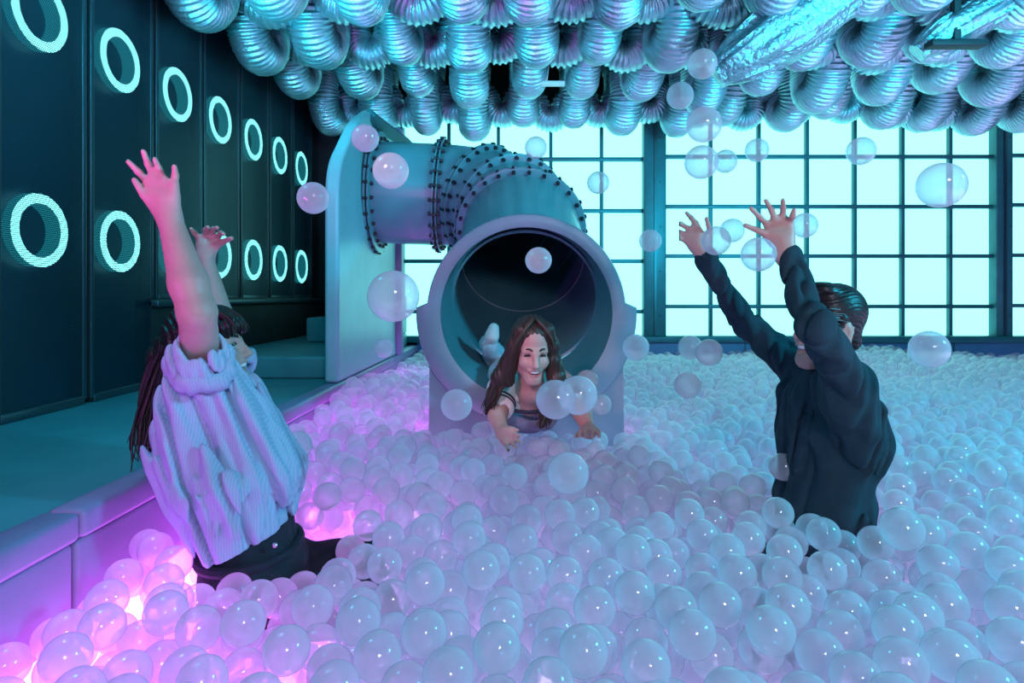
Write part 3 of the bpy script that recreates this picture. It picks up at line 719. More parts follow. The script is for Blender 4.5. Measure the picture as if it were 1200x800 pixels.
hand(f, P(828, 302, 1.95), [P(815, 262, Y), P(809, 269, Y), P(806, 275.5, Y), P(805, 282, Y)],
     [P(804.5, 249.5, Y-.03), P(788.5, 257, Y-.03), P(783, 267.5, Y-.03), P(788, 276.5, Y-.03)],
     (P(826, 288, Y), P(832, 271, Y-.02), P(828, 256, Y-.04)), .0078,
     [P(810, 255, Y), P(798, 262.5, Y), P(794, 271, Y), P(796, 279, Y)])
f.mesh('body', M['skin_m'], man)
H.teeth(man, M['white']); H.eyes(man, M['white'], M['iris']); H.brows(man, M['hair_dark'])
# long-sleeved top
def wr_dirs(layers, seed):
    """cloth folds: ridged noise stretched along a flow direction; layers = (flow, freq across, freq along, depth)"""
    def fn(p):
        o = np.zeros(len(p))
        for li, (fl, fa, fb, am) in enumerate(layers):
            e = Vector(fl).normalized(); u = e.orthogonal().normalized(); v = e.cross(u)
            B_ = np.array([tuple(u*fa), tuple(v*fa), tuple(e*fb)]); q = p@B_.T+seed*3.7+li*11.3
            n_ = np.array([noise.noise(c) for c in q.tolist()])
            if li % 2 == 0: s_ = np.abs(np.sin(q[:, 0]*1.6+q[:, 1]*.9+2.6*n_)); o += am*((1-s_)**1.6*1.5-.45)
            else: o += am*n_*1.3
        return o
    return fn
f = Field((.56, 1.36, .40), (1.18, 2.16, 1.36), .0045)
f.cap(neck+V(.02, 0, -.07), P(1000, 520, 1.74), .062, .07, .06); f.slab(chest+V(0, 0, -.02), waist, Lm, (.155, .096), (.138, .102), .04); f.slab(waist, waist+V(0, 0, -.10), Lm, (.138, .102), (.145, .108), .03)
f.cap(S1, S2, .058, .058, .04); f.cap(neck+V(0, 0, -.035), chest, .056, .08, .03)
f.cap(S1, E1, .056, .039, .025); f.cap(E1, W1, .039, .029, .015); f.cap(W1, W1+(W1-E1)*.05, .031, .032, .005); f.cap(W2, W2+(W2-E2)*.04, .031, .031, .005)
f.cap(S2, E2, .058, .042, .025); f.cap(E2, W2, .042, .031, .015)
f.cap(S1+V(-.005, 0, -.06), chest+Lm*.1+V(.005, 0, -.12), .05, .055, .05)
f.fold(wr_dirs([((.25, 0, 1), 20, 2.2, .010), ((-.6, .2, .8), 18, 3, .009)], 5), .02)
f.mesh('long_sleeved_top', M['shirt_m'], man)
f = Field(tuple(A(hip)-.6), tuple(A(hip)+.5), .009)
f.slab(waist+V(0, 0, -.06), hip, Lm, (.155, .11), (.17, .125))
for q, kn in ((1, kn1), (-1, kn2)):
    hj = hip+Lm*.085*q+V(0, 0, -.03); an = kn-Fm*.31+V(0, 0, -.03); f.cap(hj, kn, .088, .062, .03); f.cap(kn, an, .06, .045, .02)
f.mesh('trousers', M['jeans'], man)
# short dark hair, greying at the temple
f = Field(tuple(A(H.c)-.19), tuple(A(H.c)+.19), .0035)
f.ell(H.p(-.022, 0, .066), np.array((.080, .101, .090))*H.s, H.ax())
f.ell(H.p(.045, 0, .128), np.array((.055, .045, .024))*H.s, H.ax(), .02)
f.cap(H.p(-.072, .030, -.03), H.p(-.072, -.030, -.03), .022*H.s, k=.05)
for q in (-1, 1): f.cap(H.p(.012, q*.072, .04), H.p(.014, q*.070, .0), .010*H.s, .006, .012)
f.ell(H.p(.105, 0, .0), np.array((.10, .080, .094))*H.s, H.ax(), .01, 'sub')
for q in (-1, 1): f.ell(H.p(.002, q*.080, -.018), np.array((.024, .022, .034))*H.s, H.ax(), .008, 'sub')
f.cap(H.p(.02, -.1, -.06), H.p(.02, .1, -.06), .06*H.s, k=.01, op='sub')
sd = np.random.default_rng(3)
f.fold(lambda p: .0013*np.sin(((p-A(H.c))@A(H.u))*520+5*np.sin(((p-A(H.c))@A(H.f))*40)+((p-A(H.c))@A(H.r))*260), .02)
hm = f.mesh('hair', [M['hair_dark'], M['hair_grey']], man)
g = []
for q in (-1, 1):
    g = [[H.p(.045+.02*j, q*.070, .075-.03*i) for j in (1, 0, -1, -2, -3)] for i in range(3)]
    strands('grey_temple_hair', g, hm, [M['hair_grey'], M['hair_dark']], 26, .0022, .004, 11+q, .001)
f = None
obst(P(968, 470, 1.75), waist+V(0, 0, -.2), .14); obst(S1+Lm*-.02, waist+Lm*.05, .12); obst(S2, waist-Lm*.05, .12); obst(hip, hip+V(0, 0, -.2), .18)
obst(kn1, hip, .09); obst(kn2, hip, .09); obst(kn1, kn1-Fm*.4, .06); obst(kn2, kn2-Fm*.4, .06)

# ---------------------------------------------------------------- the woman
wom = thing('person', P(300, 690, 1.62), 'dark-haired woman in pale blue shirt and dark jeans, arms up beside the pit wall', 'person')
Lw = V(-.12, .99, 0); Fw = V(.985, .12, 0)
S1, S2 = P(238, 440, 1.55), P(262, 446, 1.85)
E1, W1 = P(231, 366, 1.40), P(199, 256, 1.42)
E2, W2 = P(260, 372, 1.98), P(241, 302, 2.02)
chest, waist, hip = P(252, 462, 1.69), P(288, 628, 1.63), P(300, 690, 1.64)
neck = P(248, 446, 1.69)
H = Head(P(249, 412, 1.68), (.97, .10, .16), (-.16, 0, 1), .85)
f = Field((-1.16, 1.22, .20), (-.22, 2.16, 1.62), .0045)
H.build(f, neck, mouth=.7)
f.cap(neck, chest, .05, .06, .03); f.slab(chest, waist, Lw, (.12, .07), (.11, .07)); f.slab(waist, hip, Lw, (.11, .07), (.13, .09))
f.cap(S1, S2, .045, .045, .03)
f.chain([S1, E1], [.046, .040], .02); f.chain([E1, E1.lerp(W1, .3), W1], [.040, .041, .0255], .015)
f.chain([S2, E2, W2], [.042, .036, .024], .015)
nk, fk = P(432, 712, 1.53), P(440, 652, 1.84)
nan, fan = P(480, 770, 1.64), fk+V(-.16, .10, -.22)
f.cap(hip+V(0, -.08, -.02), nk, .075, .05, .03); f.cap(nk, nan, .05, .034, .02); f.cap(nan, nan+V(.14, 0, -.03), .03, .025, .02)
f.cap(hip+V(0, .08, -.03), fk, .075, .05, .03); f.cap(fk, fan, .05, .034, .02); f.cap(fan, fan+V(-.13, 0, 0), .03, .025, .02)
Y = 1.42
hand(f, P(198, 257, Y), [P(173.5, 214, Y), P(180.5, 208, Y), P(192, 211, Y), P(204, 217, Y)],
     [P(150.5, 189.5, Y-.01), P(168, 177.5, Y-.01), P(181.5, 186.5, Y-.01), P(204.5, 195, Y-.01)],
     (P(184, 244, Y), P(169, 229, Y-.01), P(157.5, 211, Y-.02)), .0080,
     [P(162, 201, Y+.003), P(174, 193, Y+.003), P(186, 198, Y+.003), P(205.5, 206, Y+.003)], wr=.026)
Y = 2.03
hand(f, P(241, 301, 2.02), [P(234, 279, Y), P(241, 276, Y), P(248, 276, Y), P(254, 279, Y)],
     [P(224, 268, Y-.03), P(243.5, 266, Y-.06), P(254.5, 266.5, Y-.06), P(262, 274, Y-.06)],
     (P(250, 291, Y), P(260, 284, Y-.02), P(271.5, 279, Y-.04)), .0085,
     [P(228, 273, Y-.01), P(241, 269, Y-.03), P(250, 268, Y-.03), P(259, 273, Y-.03)], wr=.027)
f.mesh('body', M['skin_w'], wom)
H.teeth(wom, M['white']); H.eyes(wom, M['white'], M['iris'], squint=True); H.brows(wom, M['hair_dark'])
# loose shirt, sleeves rolled above the elbow
f = Field((-1.14, 1.24, .42), (-.48, 2.06, 1.16), .0045)
bot = P(290, 640, 1.63)
f.slab(chest, P(282, 560, 1.64), Lw, (.185, .105), (.205, .150), .05); f.slab(P(282, 560, 1.64), bot, Lw, (.205, .150), (.165, .105), .05)
f.cap(S1, S2, .062, .062, .05)
f.cap(S1, P(233, 418, 1.47), .070, .062, .03); f.cap(S2, P(263, 420, 1.90), .066, .058, .03)
f.cap(P(232, 470, 1.54), P(204, 540, 1.52), .062, .040, .05); f.cap(P(204, 540, 1.52), P(240, 618, 1.53), .038, .040, .05); f.cap(P(225, 450, 1.54), P(188, 520, 1.55), .05, .022, .04)
f.cap(P(270, 480, 1.55), P(316, 548, 1.58), .06, .06, .05); f.cap(P(283, 462, 1.66), P(298, 478, 1.62), .035, .016, .03)
f.cap(neck, neck+(H.c-neck)*.9, .055, .060, .01, 'sub')
ca = (E1-S1).normalized()
f.cap(P(235, 430, 1.50), E1, .050, .056, .006, 'sub')
f.cap(P(263, 425, 1.89), E2, .045, .050, .006, 'sub')
f.fold(wr_dirs([((.36, .05, -1), 22, 1.6, .016), ((.5, 0, -.8), 20, 2.5, .010), ((-.3, 0, 1), 30, 5, .005)], 8), .03)
f.cut(P(250, 648, 1.60), (.40, 0, -1))
sh = f.mesh('shirt', M['shirt_w'], wom)
def cuff(c, ax, R_, r, name, sd):
    ax = Vector(ax).normalized(); u = ax.orthogonal().normalized(); v = ax.cross(u); rr = np.random.default_rng(sd)
    b = MB(); n = 40; vv = []; ff = []; prof = [(R_-.008, .022), (R_+.004, .028), (R_+.014, .018), (R_+.018, -.004), (R_+.014, -.024), (R_+.004, -.030), (R_-.006, -.02)]
    j = rr.normal(0, .0025, (n, 2))
    for i in range(n):
        a = 2*PI*i/n; e = u*math.cos(a)+v*math.sin(a); wv = .004*math.sin(5*a+sd)
        for (x, z) in prof: vv.append(c+e*(x+wv+j[i, 0])+ax*(z+.006*math.sin(3*a+sd)+j[i, 1]))
    m_ = len(prof)
    for i in range(n):
        for k in range(m_-1): ff.append((i*m_+k, i*m_+k+1, ((i+1) % n)*m_+k+1, ((i+1) % n)*m_+k))
    b.add(vv, ff); o = b.build(name, M['shirt_w'], sh, sharp=0)
cuff(P(235, 428, 1.49), P(232, 380, 1.42)-P(238, 440, 1.52)+V(-.01, 0, -.01), .062, .018, 'rolled_cuff', 2)
cuff(P(270, 424, 1.88), E2-S2, .056, .016, 'rolled_cuff', 4)
# open collar points
for (p0, p1, p2, p3) in ((P(278, 462, 1.60), P(296, 470, 1.57), P(300, 492, 1.57), P(283, 480, 1.58)), (P(276, 455, 1.76), P(284, 448, 1.76), P(287, 462, 1.74), P(279, 468, 1.74))):
    b = MB(); n_ = (p1-p0).cross(p3-p0).normalized()*.003; b.add([p0-n_, p1-n_, p2-n_, p3-n_, p0+n_, p1+n_, p2+n_, p3+n_], [(0, 1, 2, 3), (7, 6, 5, 4), (0, 4, 5, 1), (1, 5, 6, 2), (2, 6, 7, 3), (3, 7, 4, 0)])
    b.build('collar', M['shirt_w'], sh, smooth=False)
f = Field((-1.0, 1.30, .2), (-.20, 2.10, .66), .006)
f.slab(P(291, 622, 1.63), P(300, 665, 1.64), Lw, (.150, .112), (.165, .122), .02); f.slab(P(300, 660, 1.64), hip+V(0, 0, -.06), Lw, (.165, .125), (.175, .13), .03)
f.cap(hip+V(0, -.08, -.0), nk, .095, .066, .04); f.cap(nk, nan, .06, .045, .02); f.cap(hip+V(0, .08, -.02), fk, .09, .066, .04); f.cap(fk, fan, .06, .045, .02)
f.fold(wr_dirs([((1, 0, .2), 10, 8, .005), ((.2, 1, .3), 24, 8, .003)], 9), .02)
jn = f.mesh('jeans', M['jeans'], wom)
b = MB(); pts = []
for i in range(41):
    a = 2*PI*i/40; pts.append(P(294, 640, 1.63)+Lw*math.cos(a)*.160+Fw*math.sin(a)*.121+V(0, 0, .006*math.sin(a)))
b.tube(pts, .014, 8, caps=False); b.build('waistband', M['jeans'], jn)
b = MB(); c = P(322, 639, 1.515); b.sphere(c, (.007, .005, .007), 10, 8); b.build('button', M['button'], jn)
# long dark hair with a fringe
f = Field(tuple(A(H.c)-A((.30, .2, .42))), tuple(A(H.c)+A((.22, .2, .2))), .004)
f.ell(H.p(-.022, 0, .060), np.array((.086, .108, .094))*H.s, H.ax())
f.cap(H.p(.074, .05, .070), H.p(.074, -.05, .070), .026*H.s, k=.03)
f.cap(H.p(-.02, -.078, .04), H.p(-.01, -.076, -.05), .024*H.s, .02, .02); f.cap(H.p(-.02, .078, .04), H.p(-.01, .076, -.05), .024*H.s, .02, .02)
back = [P(228, 385, 1.70), P(204, 420, 1.71), P(190, 468, 1.70), P(183, 512, 1.69), P(187, 540, 1.68)]
f.chain(back, [.07, .056, .046, .032, .012], .04)
f.chain([H.p(-.07, 0, .0), P(212, 450, 1.66), P(200, 500, 1.66)], [.06, .05, .02], .03)
f.ell(H.p(.12, 0, -.03), np.array((.085, .085, .088))*H.s, H.ax(), .01, 'sub')
f.fold(lambda p: .004*np.sin(p[:, 0]*330+p[:, 1]*260+6*np.sin(p[:, 2]*22)), .02)
hr = f.mesh('hair', [M['hair_dark']], wom)
gd = [[p+V(dx, dy, 0) for p in back] for dx in (-.03, 0, .035) for dy in (-.055, .04)]
strands('long_hair', gd, hr, [M['hair_dark'], M['hair_dark2']], 80, .0048, .012, 21, .012)
gf = [[H.p(-.04, r0, .148), H.p(.04, r0*1.2, .135), H.p(.090, r0*1.3, .085), H.p(.098, r0*1.4, .045)] for r0 in (-.05, -.02, .02, .05)]
strands('fringe', gf, hr, [M['hair_dark'], M['hair_dark2']], 46, .0042, .004, 22, .002)
obst(chest, waist, .15); obst(waist, hip, .165); obst(hip, hip+V(0, 0, -.2), .19); obst(hip, nk, .088); obst(nk, nan, .06); obst(hip+V(0, .08, 0), fk, .10); obst(fk, fan, .07); obst(P(204, 540, 1.52), P(245, 622, 1.53), .05)

# ---------------------------------------------------------------- the girl
girl = thing('person', P(610, 480, 2.35), 'laughing girl with long brown hair and white tee lying in the slide mouth', 'person')
S1, S2 = P(590, 458, 2.27), P(654, 452, 2.27)
E1, W1 = P(583, 488, 2.14), P(589, 508, 2.04)
E2, W2 = P(682, 484, 2.16), P(691, 507, 2.09)
neck, chest, belly, hip = P(622, 455, 2.22), P(620, 474, 2.30), P(617, 462, 2.54), P(612, 440, 2.80)
H = Head(P(623, 412, 2.13), (.16, -.95, -.24), (.04, -.22, .97), .83)
f = Field((-.30, 1.94, .56), (.40, 3.30, 1.14), .0042)
H.build(f, neck, mouth=1.05, child=True)
f.cap(neck, chest, .042, .06, .03); f.slab(chest, belly, (1, 0, 0), (.115, .075), (.105, .075)); f.slab(belly, hip, (1, 0, 0), (.105, .075), (.125, .085))
f.cap(S1, S2, .04, .04, .03)
f.chain([S1, E1, W1], [.038, .032, .022], .015); f.chain([S2, E2, W2], [.038, .032, .022], .015)
lk, rk = P(592, 445, 3.08), P(640, 440, 3.12); la, ra = P(574, 404, 2.86), P(650, 428, 3.24)
f.cap(hip+V(-.06, 0, 0), lk, .065, .046, .02); f.cap(hip+V(.06, 0, 0), rk, .065, .046, .02); f.cap(lk, la, .045, .03, .02); f.cap(rk, ra, .045, .03, .02)
Y = 2.02
hand(f, P(589.5, 507, 2.04), [P(598, 507, Y-.02), P(599, 511.5, Y-.02), P(597.5, 516, Y-.025), P(593, 519.5, Y-.03)],
     [P(610, 511, Y-.05), P(610, 518, Y-.06), P(605.5, 524.5, Y-.07), P(596, 528, Y-.08)],
     (P(593, 504, Y), P(600, 502, Y-.02), P(607, 504, Y-.03)), .0062, wr=.022)
Y = 2.06
hand(f, P(691, 504, 2.09), [P(683.5, 505, Y-.02), P(688.5, 503.5, Y-.02), P(694, 503.5, Y-.02), P(698.5, 505, Y-.02)],
     [P(679, 511.5, Y-.07), P(686, 512.5, Y-.09), P(694, 513, Y-.09), P(702, 511.5, Y-.08)],
     (P(685, 507, Y+.01), P(679, 508, Y-.01), P(674, 511, Y-.03)), .0072,
     [P(680, 505.5, Y-.045), P(687, 504.5, Y-.05), P(695, 504.5, Y-.05), P(701.5, 505.5, Y-.045)], wr=.022)
f.mesh('body', M['skin_g'], girl)
H.teeth(girl, M['white']); H.eyes(girl, M['white'], M['hair_dark'], squint=True); H.brows(girl, M['hair_brown'])
b = MB(); pts = [H.p(.090-.012*a*a, a*.029, -.0815+.026*a*a) for a in np.linspace(-1, 1, 9)]; b.tube(pts, [.0015, .003, .004, .0045, .0045, .0045, .004, .003, .0015], 8)
pts = [H.p(.0955-.012*a*a, a*.028, -.0475-.004*a*a+.003) for a in np.linspace(-1, 1, 9)]; b.tube(pts, [.001, .0022, .003, .003, .0027, .003, .003, .0022, .001], 8); b.build('lips', M['lip'], girl)
f = Field((-.16, 2.08, .68), (.26, 2.62, .98), .004)
f.slab(chest, belly, (1, 0, 0), (.128, .088), (.118, .086), .03); f.cap(S1, S2, .056, .056, .04)
f.cap(S1, S1.lerp(E1, .62), .056, .050, .02); f.cap(S2, S2.lerp(E2, .5), .056, .048, .02)
f.cap(neck, neck+V(0, -.05, -.04), .036, .030, .008, 'sub'); f.cap(neck, H.c, .040, .045, .006, 'sub')
f.cap(S1.lerp(E1, .58), E1, .036, .034, .004, 'sub'); f.cap(S2.lerp(E2, .48), E2, .036, .034, .004, 'sub')
f.fold(wr_dirs([((.3, 0, 1), 22, 8, .006), ((1, 0, .2), 30, 9, .003)], 4), .02)
te = f.mesh('t_shirt', M['tee'], girl)
for S_, E_ in ((S1, E1), (S2, E2)):
    for t in (.50, .62):
        c = S_.lerp(E_, t); ax = (E_-S_).normalized(); u = ax.orthogonal().normalized(); v = ax.cross(u); b = MB()
        b.tube([c+(u*math.cos(2*PI*i/28)+v*math.sin(2*PI*i/28))*(.056-.007*t) for i in range(29)], .0042, 6, caps=False); b.build('sleeve_stripe', M['band'], te)
f = Field((-.16, 2.08, .60), (.26, 2.95, 1.04), .005)
f.slab(chest+V(0, .02, -.02), belly, (1, 0, 0), (.128, .092), (.128, .092), .03); f.slab(belly, hip, (1, 0, 0), (.128, .092), (.145, .10), .03)
f.cap(chest+V(-.05, -.03, -.045), chest+V(.05, -.03, -.045), .05, .05, .03)
f.cap(neck+V(0, -.02, .02), chest+V(0, -.04, .055), .080, .085, .02, 'sub')
f.fold(wr_dirs([((1, .1, 0), 18, 7, .006)], 14), .02)
pf = f.mesh('pinafore', M['pinafore'], girl)
b = MB(); b.tube([P(596, 479, 2.20), P(608, 482, 2.17), P(620, 483, 2.165), P(632, 482, 2.17), P(644, 478, 2.20)], [.005, .007, .007, .007, .005], 8); b.build('neckline_trim', M['band'], pf)
f = Field((-.26, 2.6, .70), (.34, 3.34, 1.14), .006)
f.slab(hip+V(0, -.06, 0), hip+V(0, .05, 0), (1, 0, 0), (.135, .095), (.14, .095), .03)
f.cap(hip+V(-.06, 0, 0), lk, .078, .058, .03); f.cap(hip+V(.06, 0, 0), rk, .078, .058, .03); f.cap(lk, la, .056, .046, .02); f.cap(rk, ra, .056, .045, .02)
f.fold(wr_dirs([((1, 0, .4), 22, 9, .010), ((.2, 0, 1), 30, 9, .005)], 6), .02)
f.mesh('trousers', M['paleblue'], girl)
f = Field(tuple(A(la)-.14), tuple(A(la)+.16), .004)
f.cap(la+V(0, 0, .01), la+V(.012, -.045, .045), .036, .03, .02); f.cap(la+V(.012, -.045, .045), la+V(.02, -.05, .08), .026, .024, .02)
f.mesh('shoe', M['tee'], girl)
f = Field(tuple(A(H.c)-A((.26, .2, .36))), tuple(A(H.c)+A((.24, .2, .2))), .004)
f.ell(H.p(-.026, 0, .058), np.array((.085, .105, .094))*H.s, H.ax())
for q in (-1, 1):
    f.chain([H.p(.02, q*.055, .10), H.p(.018, q*.082, .03), H.p(.008, q*.090, -.05), H.p(.02, q*.095, -.12)], [.03*.9, .022, .022, .022], .02)
lh = [H.p(.0, .085, -.02), P(586, 442, 2.13), P(578, 462, 2.14), P(570, 484, 2.15)]
rh = [H.p(.0, -.085, -.02), P(652, 440, 2.10), P(650, 464, 2.07), P(640, 484, 2.06), P(634, 500, 2.05)]
f.chain(lh, [.03, .028, .022, .008], .02); f.chain(rh, [.03, .030, .028, .022, .008], .02)
f.ell(H.p(.115, 0, -.004), np.array((.074, .095, .112))*H.s, H.ax(), .01, 'sub')
f.fold(lambda p: .0014*np.sin(p[:, 0]*420+6*np.sin(p[:, 2]*28)), .02)
hr = f.mesh('hair', [M['hair_brown']], girl)
strands('long_hair', [[p+V(d, e, 0) for p in lh] for d in (-.012, .016) for e in (-.02, .01)], hr, [M['hair_brown'], M['hair_dark2'], M['hair_brown2']], 48, .0034, .006, 31, .006)
strands('long_hair', [[p+V(d, e, 0) for p in rh] for d in (-.018, .016) for e in (-.025, .01)], hr, [M['hair_brown'], M['hair_dark2'], M['hair_brown2']], 60, .0034, .007, 32, .012)
top = [[H.p(.035, q*.004, .150), H.p(.068, q*.045, .115), H.p(.050, q*.078, .05), H.p(.030, q*.090, -.02), H.p(.03, q*.095, -.09)] for q in (-1, 1)]
for q in (0, 1): strands('parted_hair', [top[q], [p+H.f*-.03 for p in top[q]]], hr, [M['hair_brown'], M['hair_dark2'], M['hair_brown2']], 40, .0032, .004, 33+q, .003)
f = None
obst(W1, E1, .035); obst(E1, S1, .045); obst(W2, E2, .035); obst(S2, E2, .045); obst(chest, belly, .12)
obst(P(600, 517, 1.98), W1, .04); obst(P(690, 508, 2.0), W2, .04)
# ================================================================ BALLS
R = .040
def surf(x, y):
    """height of the tops of the ball bed"""
    h = .655+.025*math.sin(2.3*x+1.1*y)+.02*math.sin(3.1*y-1.7*x+1)
    h += .11*math.exp(-((x-1.45)/.5)**2-((y-1.75)/.6)**2)                 # heap on the right
    h -= .10*math.exp(-((x+.58)/.20)**2-((y-1.42)/.15)**2)+.07*math.exp(-((x+.46)/.18)**2-((y-1.68)/.20)**2)               # hollow before the woman's knees
    h -= .08*math.exp(-((x+1.0)/.16)**2-((y-1.15)/.55)**2)               # heap along the pit wall
    h += .055*math.exp(-((x+.80)/.25)**2-((y-3.2)/1.0)**2)
    h += .035*math.exp(-((x-.80)/.25)**2-((y-1.56)/.20)**2)                # dip before the man
    h -= .05*max(0, 1.15-y)
    h += .03*max(0, min(1, (y-4.5)/1.5))
    return h
boxes = [((-.46, 2.62, 0), (.55, 3.20, 3))]
OA = np.array([o[0] for o in OBST]); OB = np.array([o[1] for o in OBST]); OR = np.array([o[2] for o in OBST]); OE = OB-OA; OL = np.maximum((OE**2).sum(1), 1e-9)
def blocked(p):
    d = p-OA; t = np.clip((d*OE).sum(1)/OL, 0, 1); e = d-OE*t[:, None]
    return bool(((e**2).sum(1) < (OR+R)**2).any())
FLY = [(428,162,32,'ball in the air before the rounded top of the slide tower'), (458,200,42,'larger ball in mid-air before the bolted start of the slide tube'),
 (367,232,37,'ball in mid-air before the last ring lamps and the pale tower panel'), (461,347,60,'biggest pale ball in mid-air left of the slide mouth'),
 (450,408,22,'small faint pink ball low in front of the tower panel'), (628,173,26,'small ball in the air right above the bend of the slide'),
 (701,214,26,'small ball in the air before the windows, right of the slide bend'), (631,305,31,'ball in mid-air before the dark opening of the slide'),
 (613,398,27,"ball in the air in front of the girl's forehead"), (535,474,37,'ball in the air before the lower left rim of the slide mouth'),
 (745,407,31,'ball in the air beside the right ear of the slide mouth'), (762,282,26,'small ball in the air in front of the broad window post'),
 (825,146,41,'upper ball of the airborne column under the ducts right of the window post'), (822,190,39,'larger of two touching airborne balls right of the window post'),
 (850,189,27,'smaller of two touching airborne balls right of the window post'), (887,176,27,"ball in the air high above the man's nearer hand"),
 (1009,177,32,"ball in the air high above the man's head, before the window panes"), (1103,217,52,'big ball in the air before the window at the far right'),
 (1089,409,43,"airborne ball before the blue band under the windows, right of the man"), (839,282,34,"ball in the air touching the palm of the man's farther hand"),
 (858,270,28,"smaller ball between the man's raised hands"), (889,298,40,"larger ball just below the man's nearer thumb"),
 (943,264,29,"ball in the air right behind the man's little finger"), (809,407,28,'left ball of an airborne pair between the slide and the man'),
 (831,413,31,"right ball of an airborne pair beside the man's farther elbow"), (806,451,31,'ball falling low over the pit below an airborne pair'),
 (651,468,46,"left ball of a big airborne pair beside the girl's long hair"), (677,463,46,"right ball of a big airborne pair beside the girl's long hair"),
 (688,446,26,"ball half hidden behind the top of the airborne pair beside the girl"), (704,474,25,"small ball behind the right side of the airborne pair beside the girl"),
 (666,554,48,"big ball bouncing just in front of the girl's outstretched hands"), (1057,620,48,'big ball bouncing above the pit at the lower right'),
 (918,547,32,"ball in the air touching the left side of the man's dark top"), (823,75,34,'faint ball high up in front of the ribbed ducts'),
 (797,112,31,'faint ball before the lower edge of the ducts, left of the airborne column'), (550,631,40,'pale ball bouncing low over the pit between the woman and the girl'),
 (349,521,32,"ball bouncing beside the front of the woman's shirt")]
fly = [(P(px, py, F*2*R/d), lab) for px, py, d, lab in FLY]
pts = []; cell = {}; C_ = 2*R
def key(x, y): return (int(x//C_), int(y//C_))
rnd = random.Random(5)
def rest_z(x, y):
    z = FLOOR_Z+R; i, j = key(x, y)
    for a in (-1, 0, 1):
        for b_ in (-1, 0, 1):
            for (qx, qy, qz) in cell.get((i+a, j+b_), ()):
                d2 = (x-qx)**2+(y-qy)**2
                if d2 < C_*C_:
                    t = qz+math.sqrt(C_*C_-d2)
                    if t > z: z = t
    return z
X0, X1, Y0, Y1 = PIT_X+.016+R, 5.6, .42, BACK_Y-.075-R
FLYA = np.array([tuple(p) for p, _ in fly])
def fill(zlo, n):
    for _ in range(n):
        y = Y0+(Y1-Y0)*math.sqrt(rnd.random()*.93+.07) if rnd.random() < .8 else Y0+(Y1-Y0)*rnd.random()
        xr = min(X1, .95*y+.55); x = X0+(xr-X0)*rnd.random()
        best = None
        for q in range(7):
            xx = min(xr, max(X0, x+rnd.uniform(-.05, .05))); yy = min(Y1, max(Y0, y+rnd.uniform(-.05, .05)))
            if any(a[0]-R < xx < b_[0]+R and a[1]-R < yy < b_[1]+R for a, b_ in boxes): continue
            z = max(rest_z(xx, yy), zlo(xx, yy)) if zlo else rest_z(xx, yy)
            if best is None or z < best[2]: best = (xx, yy, z)
        if best is not None and blocked(np.array(best)):
            bx, by, bz = best
            for _s in range(12):
                bz += .012
                if not blocked(np.array((bx, by, bz))): break
            best = (bx, by, bz)
        if best is None or best[2] > surf(best[0], best[1])-R+rnd.uniform(-.012, .012): continue
        p = np.array(best)
        if blocked(p) or ((FLYA-p)**2).sum(1).min() < C_*C_: continue
        pts.append(best); cell.setdefault(key(best[0], best[1]), []).append(best)
fill(None, 105000)
# which of them the picture shows: those high in the bed, in the frame; the 300 nearest become things of their own
cam_p = np.array((0, 0, EYE)); arr = np.array(pts)
px = CX+F*arr[:, 0]/arr[:, 1]; py = CY+F*(EYE-arr[:, 2])/arr[:, 1]
dep = np.array([surf(x, y)-R-z for x, y, z in pts])
cand = [i for i in range(len(pts)) if 12 < px[i] < 1188 and 0 < py[i] < 788 and dep[i] < .030]
cand.sort(key=lambda i: np.linalg.norm(arr[i]-cam_p)); near = cand[:300-len(fly)]; ns = set(near)
bm = bmesh.new(); bmesh.ops.create_icosphere(bm, subdivisions=5, radius=R); bme = bpy.data.meshes.new('plastic_ball'); bm.to_mesh(bme); bm.free()
bme.polygons.foreach_set('use_smooth', [True]*len(bme.polygons)); bme.materials.append(M['ball'])
proto = bpy.data.objects.new('plastic_ball', bme)
first = [True]
def ball(p, label, group):
    o = proto if first[0] else proto.copy(); first[0] = False
    o.location = p; o.rotation_euler = (rnd.random()*6, rnd.random()*6, rnd.random()*6); COL.objects.link(o)
    return tag(o, label, 'ball', group)
for p, lab in fly: ball(p, 'translucent white '+lab, 'balls flying through the air')
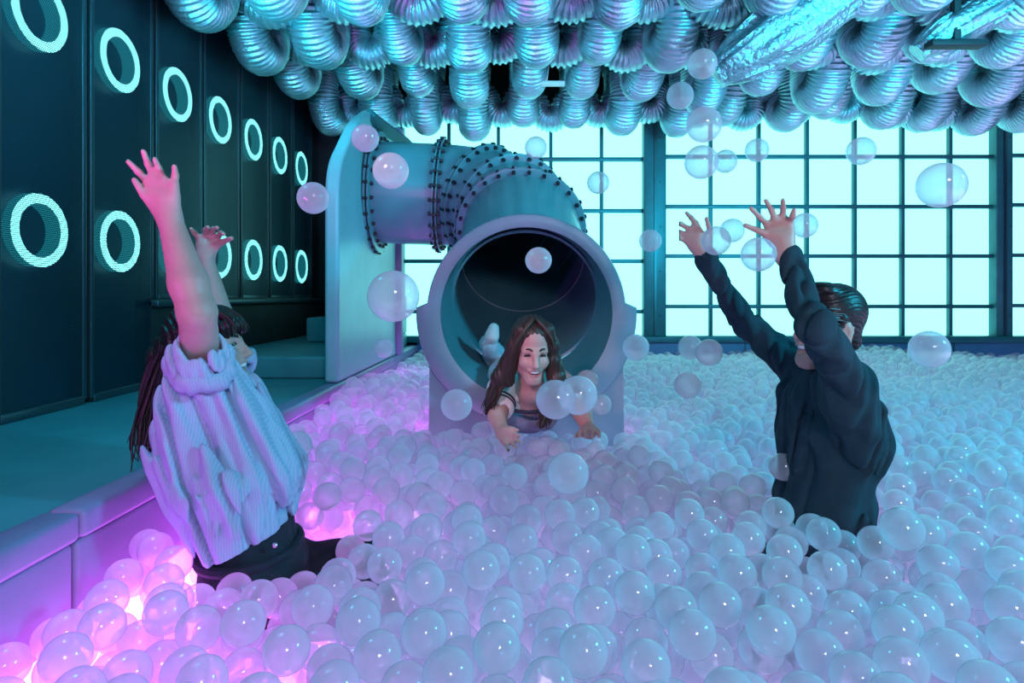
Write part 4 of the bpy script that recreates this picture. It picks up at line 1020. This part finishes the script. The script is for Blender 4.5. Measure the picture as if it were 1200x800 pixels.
for i in near:
    x, y, z = pts[i]
    if x < -.62 and y < 1.5: lab, g = 'frosted ball glowing pink in the heap along the purple pit wall', 'glowing balls along the pit wall'
    elif x < -.28 and y > 1.02: lab, g = "frosted grey-blue ball lying around the woman's dark jeans", "balls around the woman's jeans"
    elif math.hypot(x-.83, y-1.72) < .42: lab, g = "frosted pale ball lying close around the man's dark top", 'balls around the man'
    elif px[i] > 800: lab, g = 'frosted lilac ball with a cyan upper edge in the nearest rows at the lower right', 'balls at the lower right'
    else: lab, g = 'frosted lilac ball in the nearest rows in the lower middle of the pit', 'balls in the lower middle'
    ball(pts[i], lab, g)
rest = [pts[i] for i in range(len(pts)) if i not in ns]
me = bpy.data.meshes.new('ball_bed'); me.from_pydata(rest, [], []); bed = bpy.data.objects.new('ball_bed', me); COL.objects.link(bed)
tag(bed, 'bed of countless frosted translucent balls filling the pit up to the window wall', 'ball bed', kind='stuff')
ng = bpy.data.node_groups.new('ball_bed', 'GeometryNodeTree')
ng.interface.new_socket('Geometry', in_out='INPUT', socket_type='NodeSocketGeometry'); ng.interface.new_socket('Geometry', in_out='OUTPUT', socket_type='NodeSocketGeometry')
gi = ng.nodes.new('NodeGroupInput'); go = ng.nodes.new('NodeGroupOutput')
ic = ng.nodes.new('GeometryNodeMeshIcoSphere'); ic.inputs['Radius'].default_value = R; ic.inputs['Subdivisions'].default_value = 4
ss = ng.nodes.new('GeometryNodeSetShadeSmooth'); sm = ng.nodes.new('GeometryNodeSetMaterial'); sm.inputs['Material'].default_value = M['ball']
ip = ng.nodes.new('GeometryNodeInstanceOnPoints')
ng.links.new(ic.outputs['Mesh'], ss.inputs['Geometry']); ng.links.new(ss.outputs['Geometry'], sm.inputs['Geometry']); ng.links.new(sm.outputs['Geometry'], ip.inputs['Instance'])
ng.links.new(gi.outputs[0], ip.inputs['Points']); ng.links.new(ip.outputs[0], go.inputs[0])
md = bed.modifiers.new('balls', 'NODES'); md.node_group = ng
me.materials.append(M['ball'])
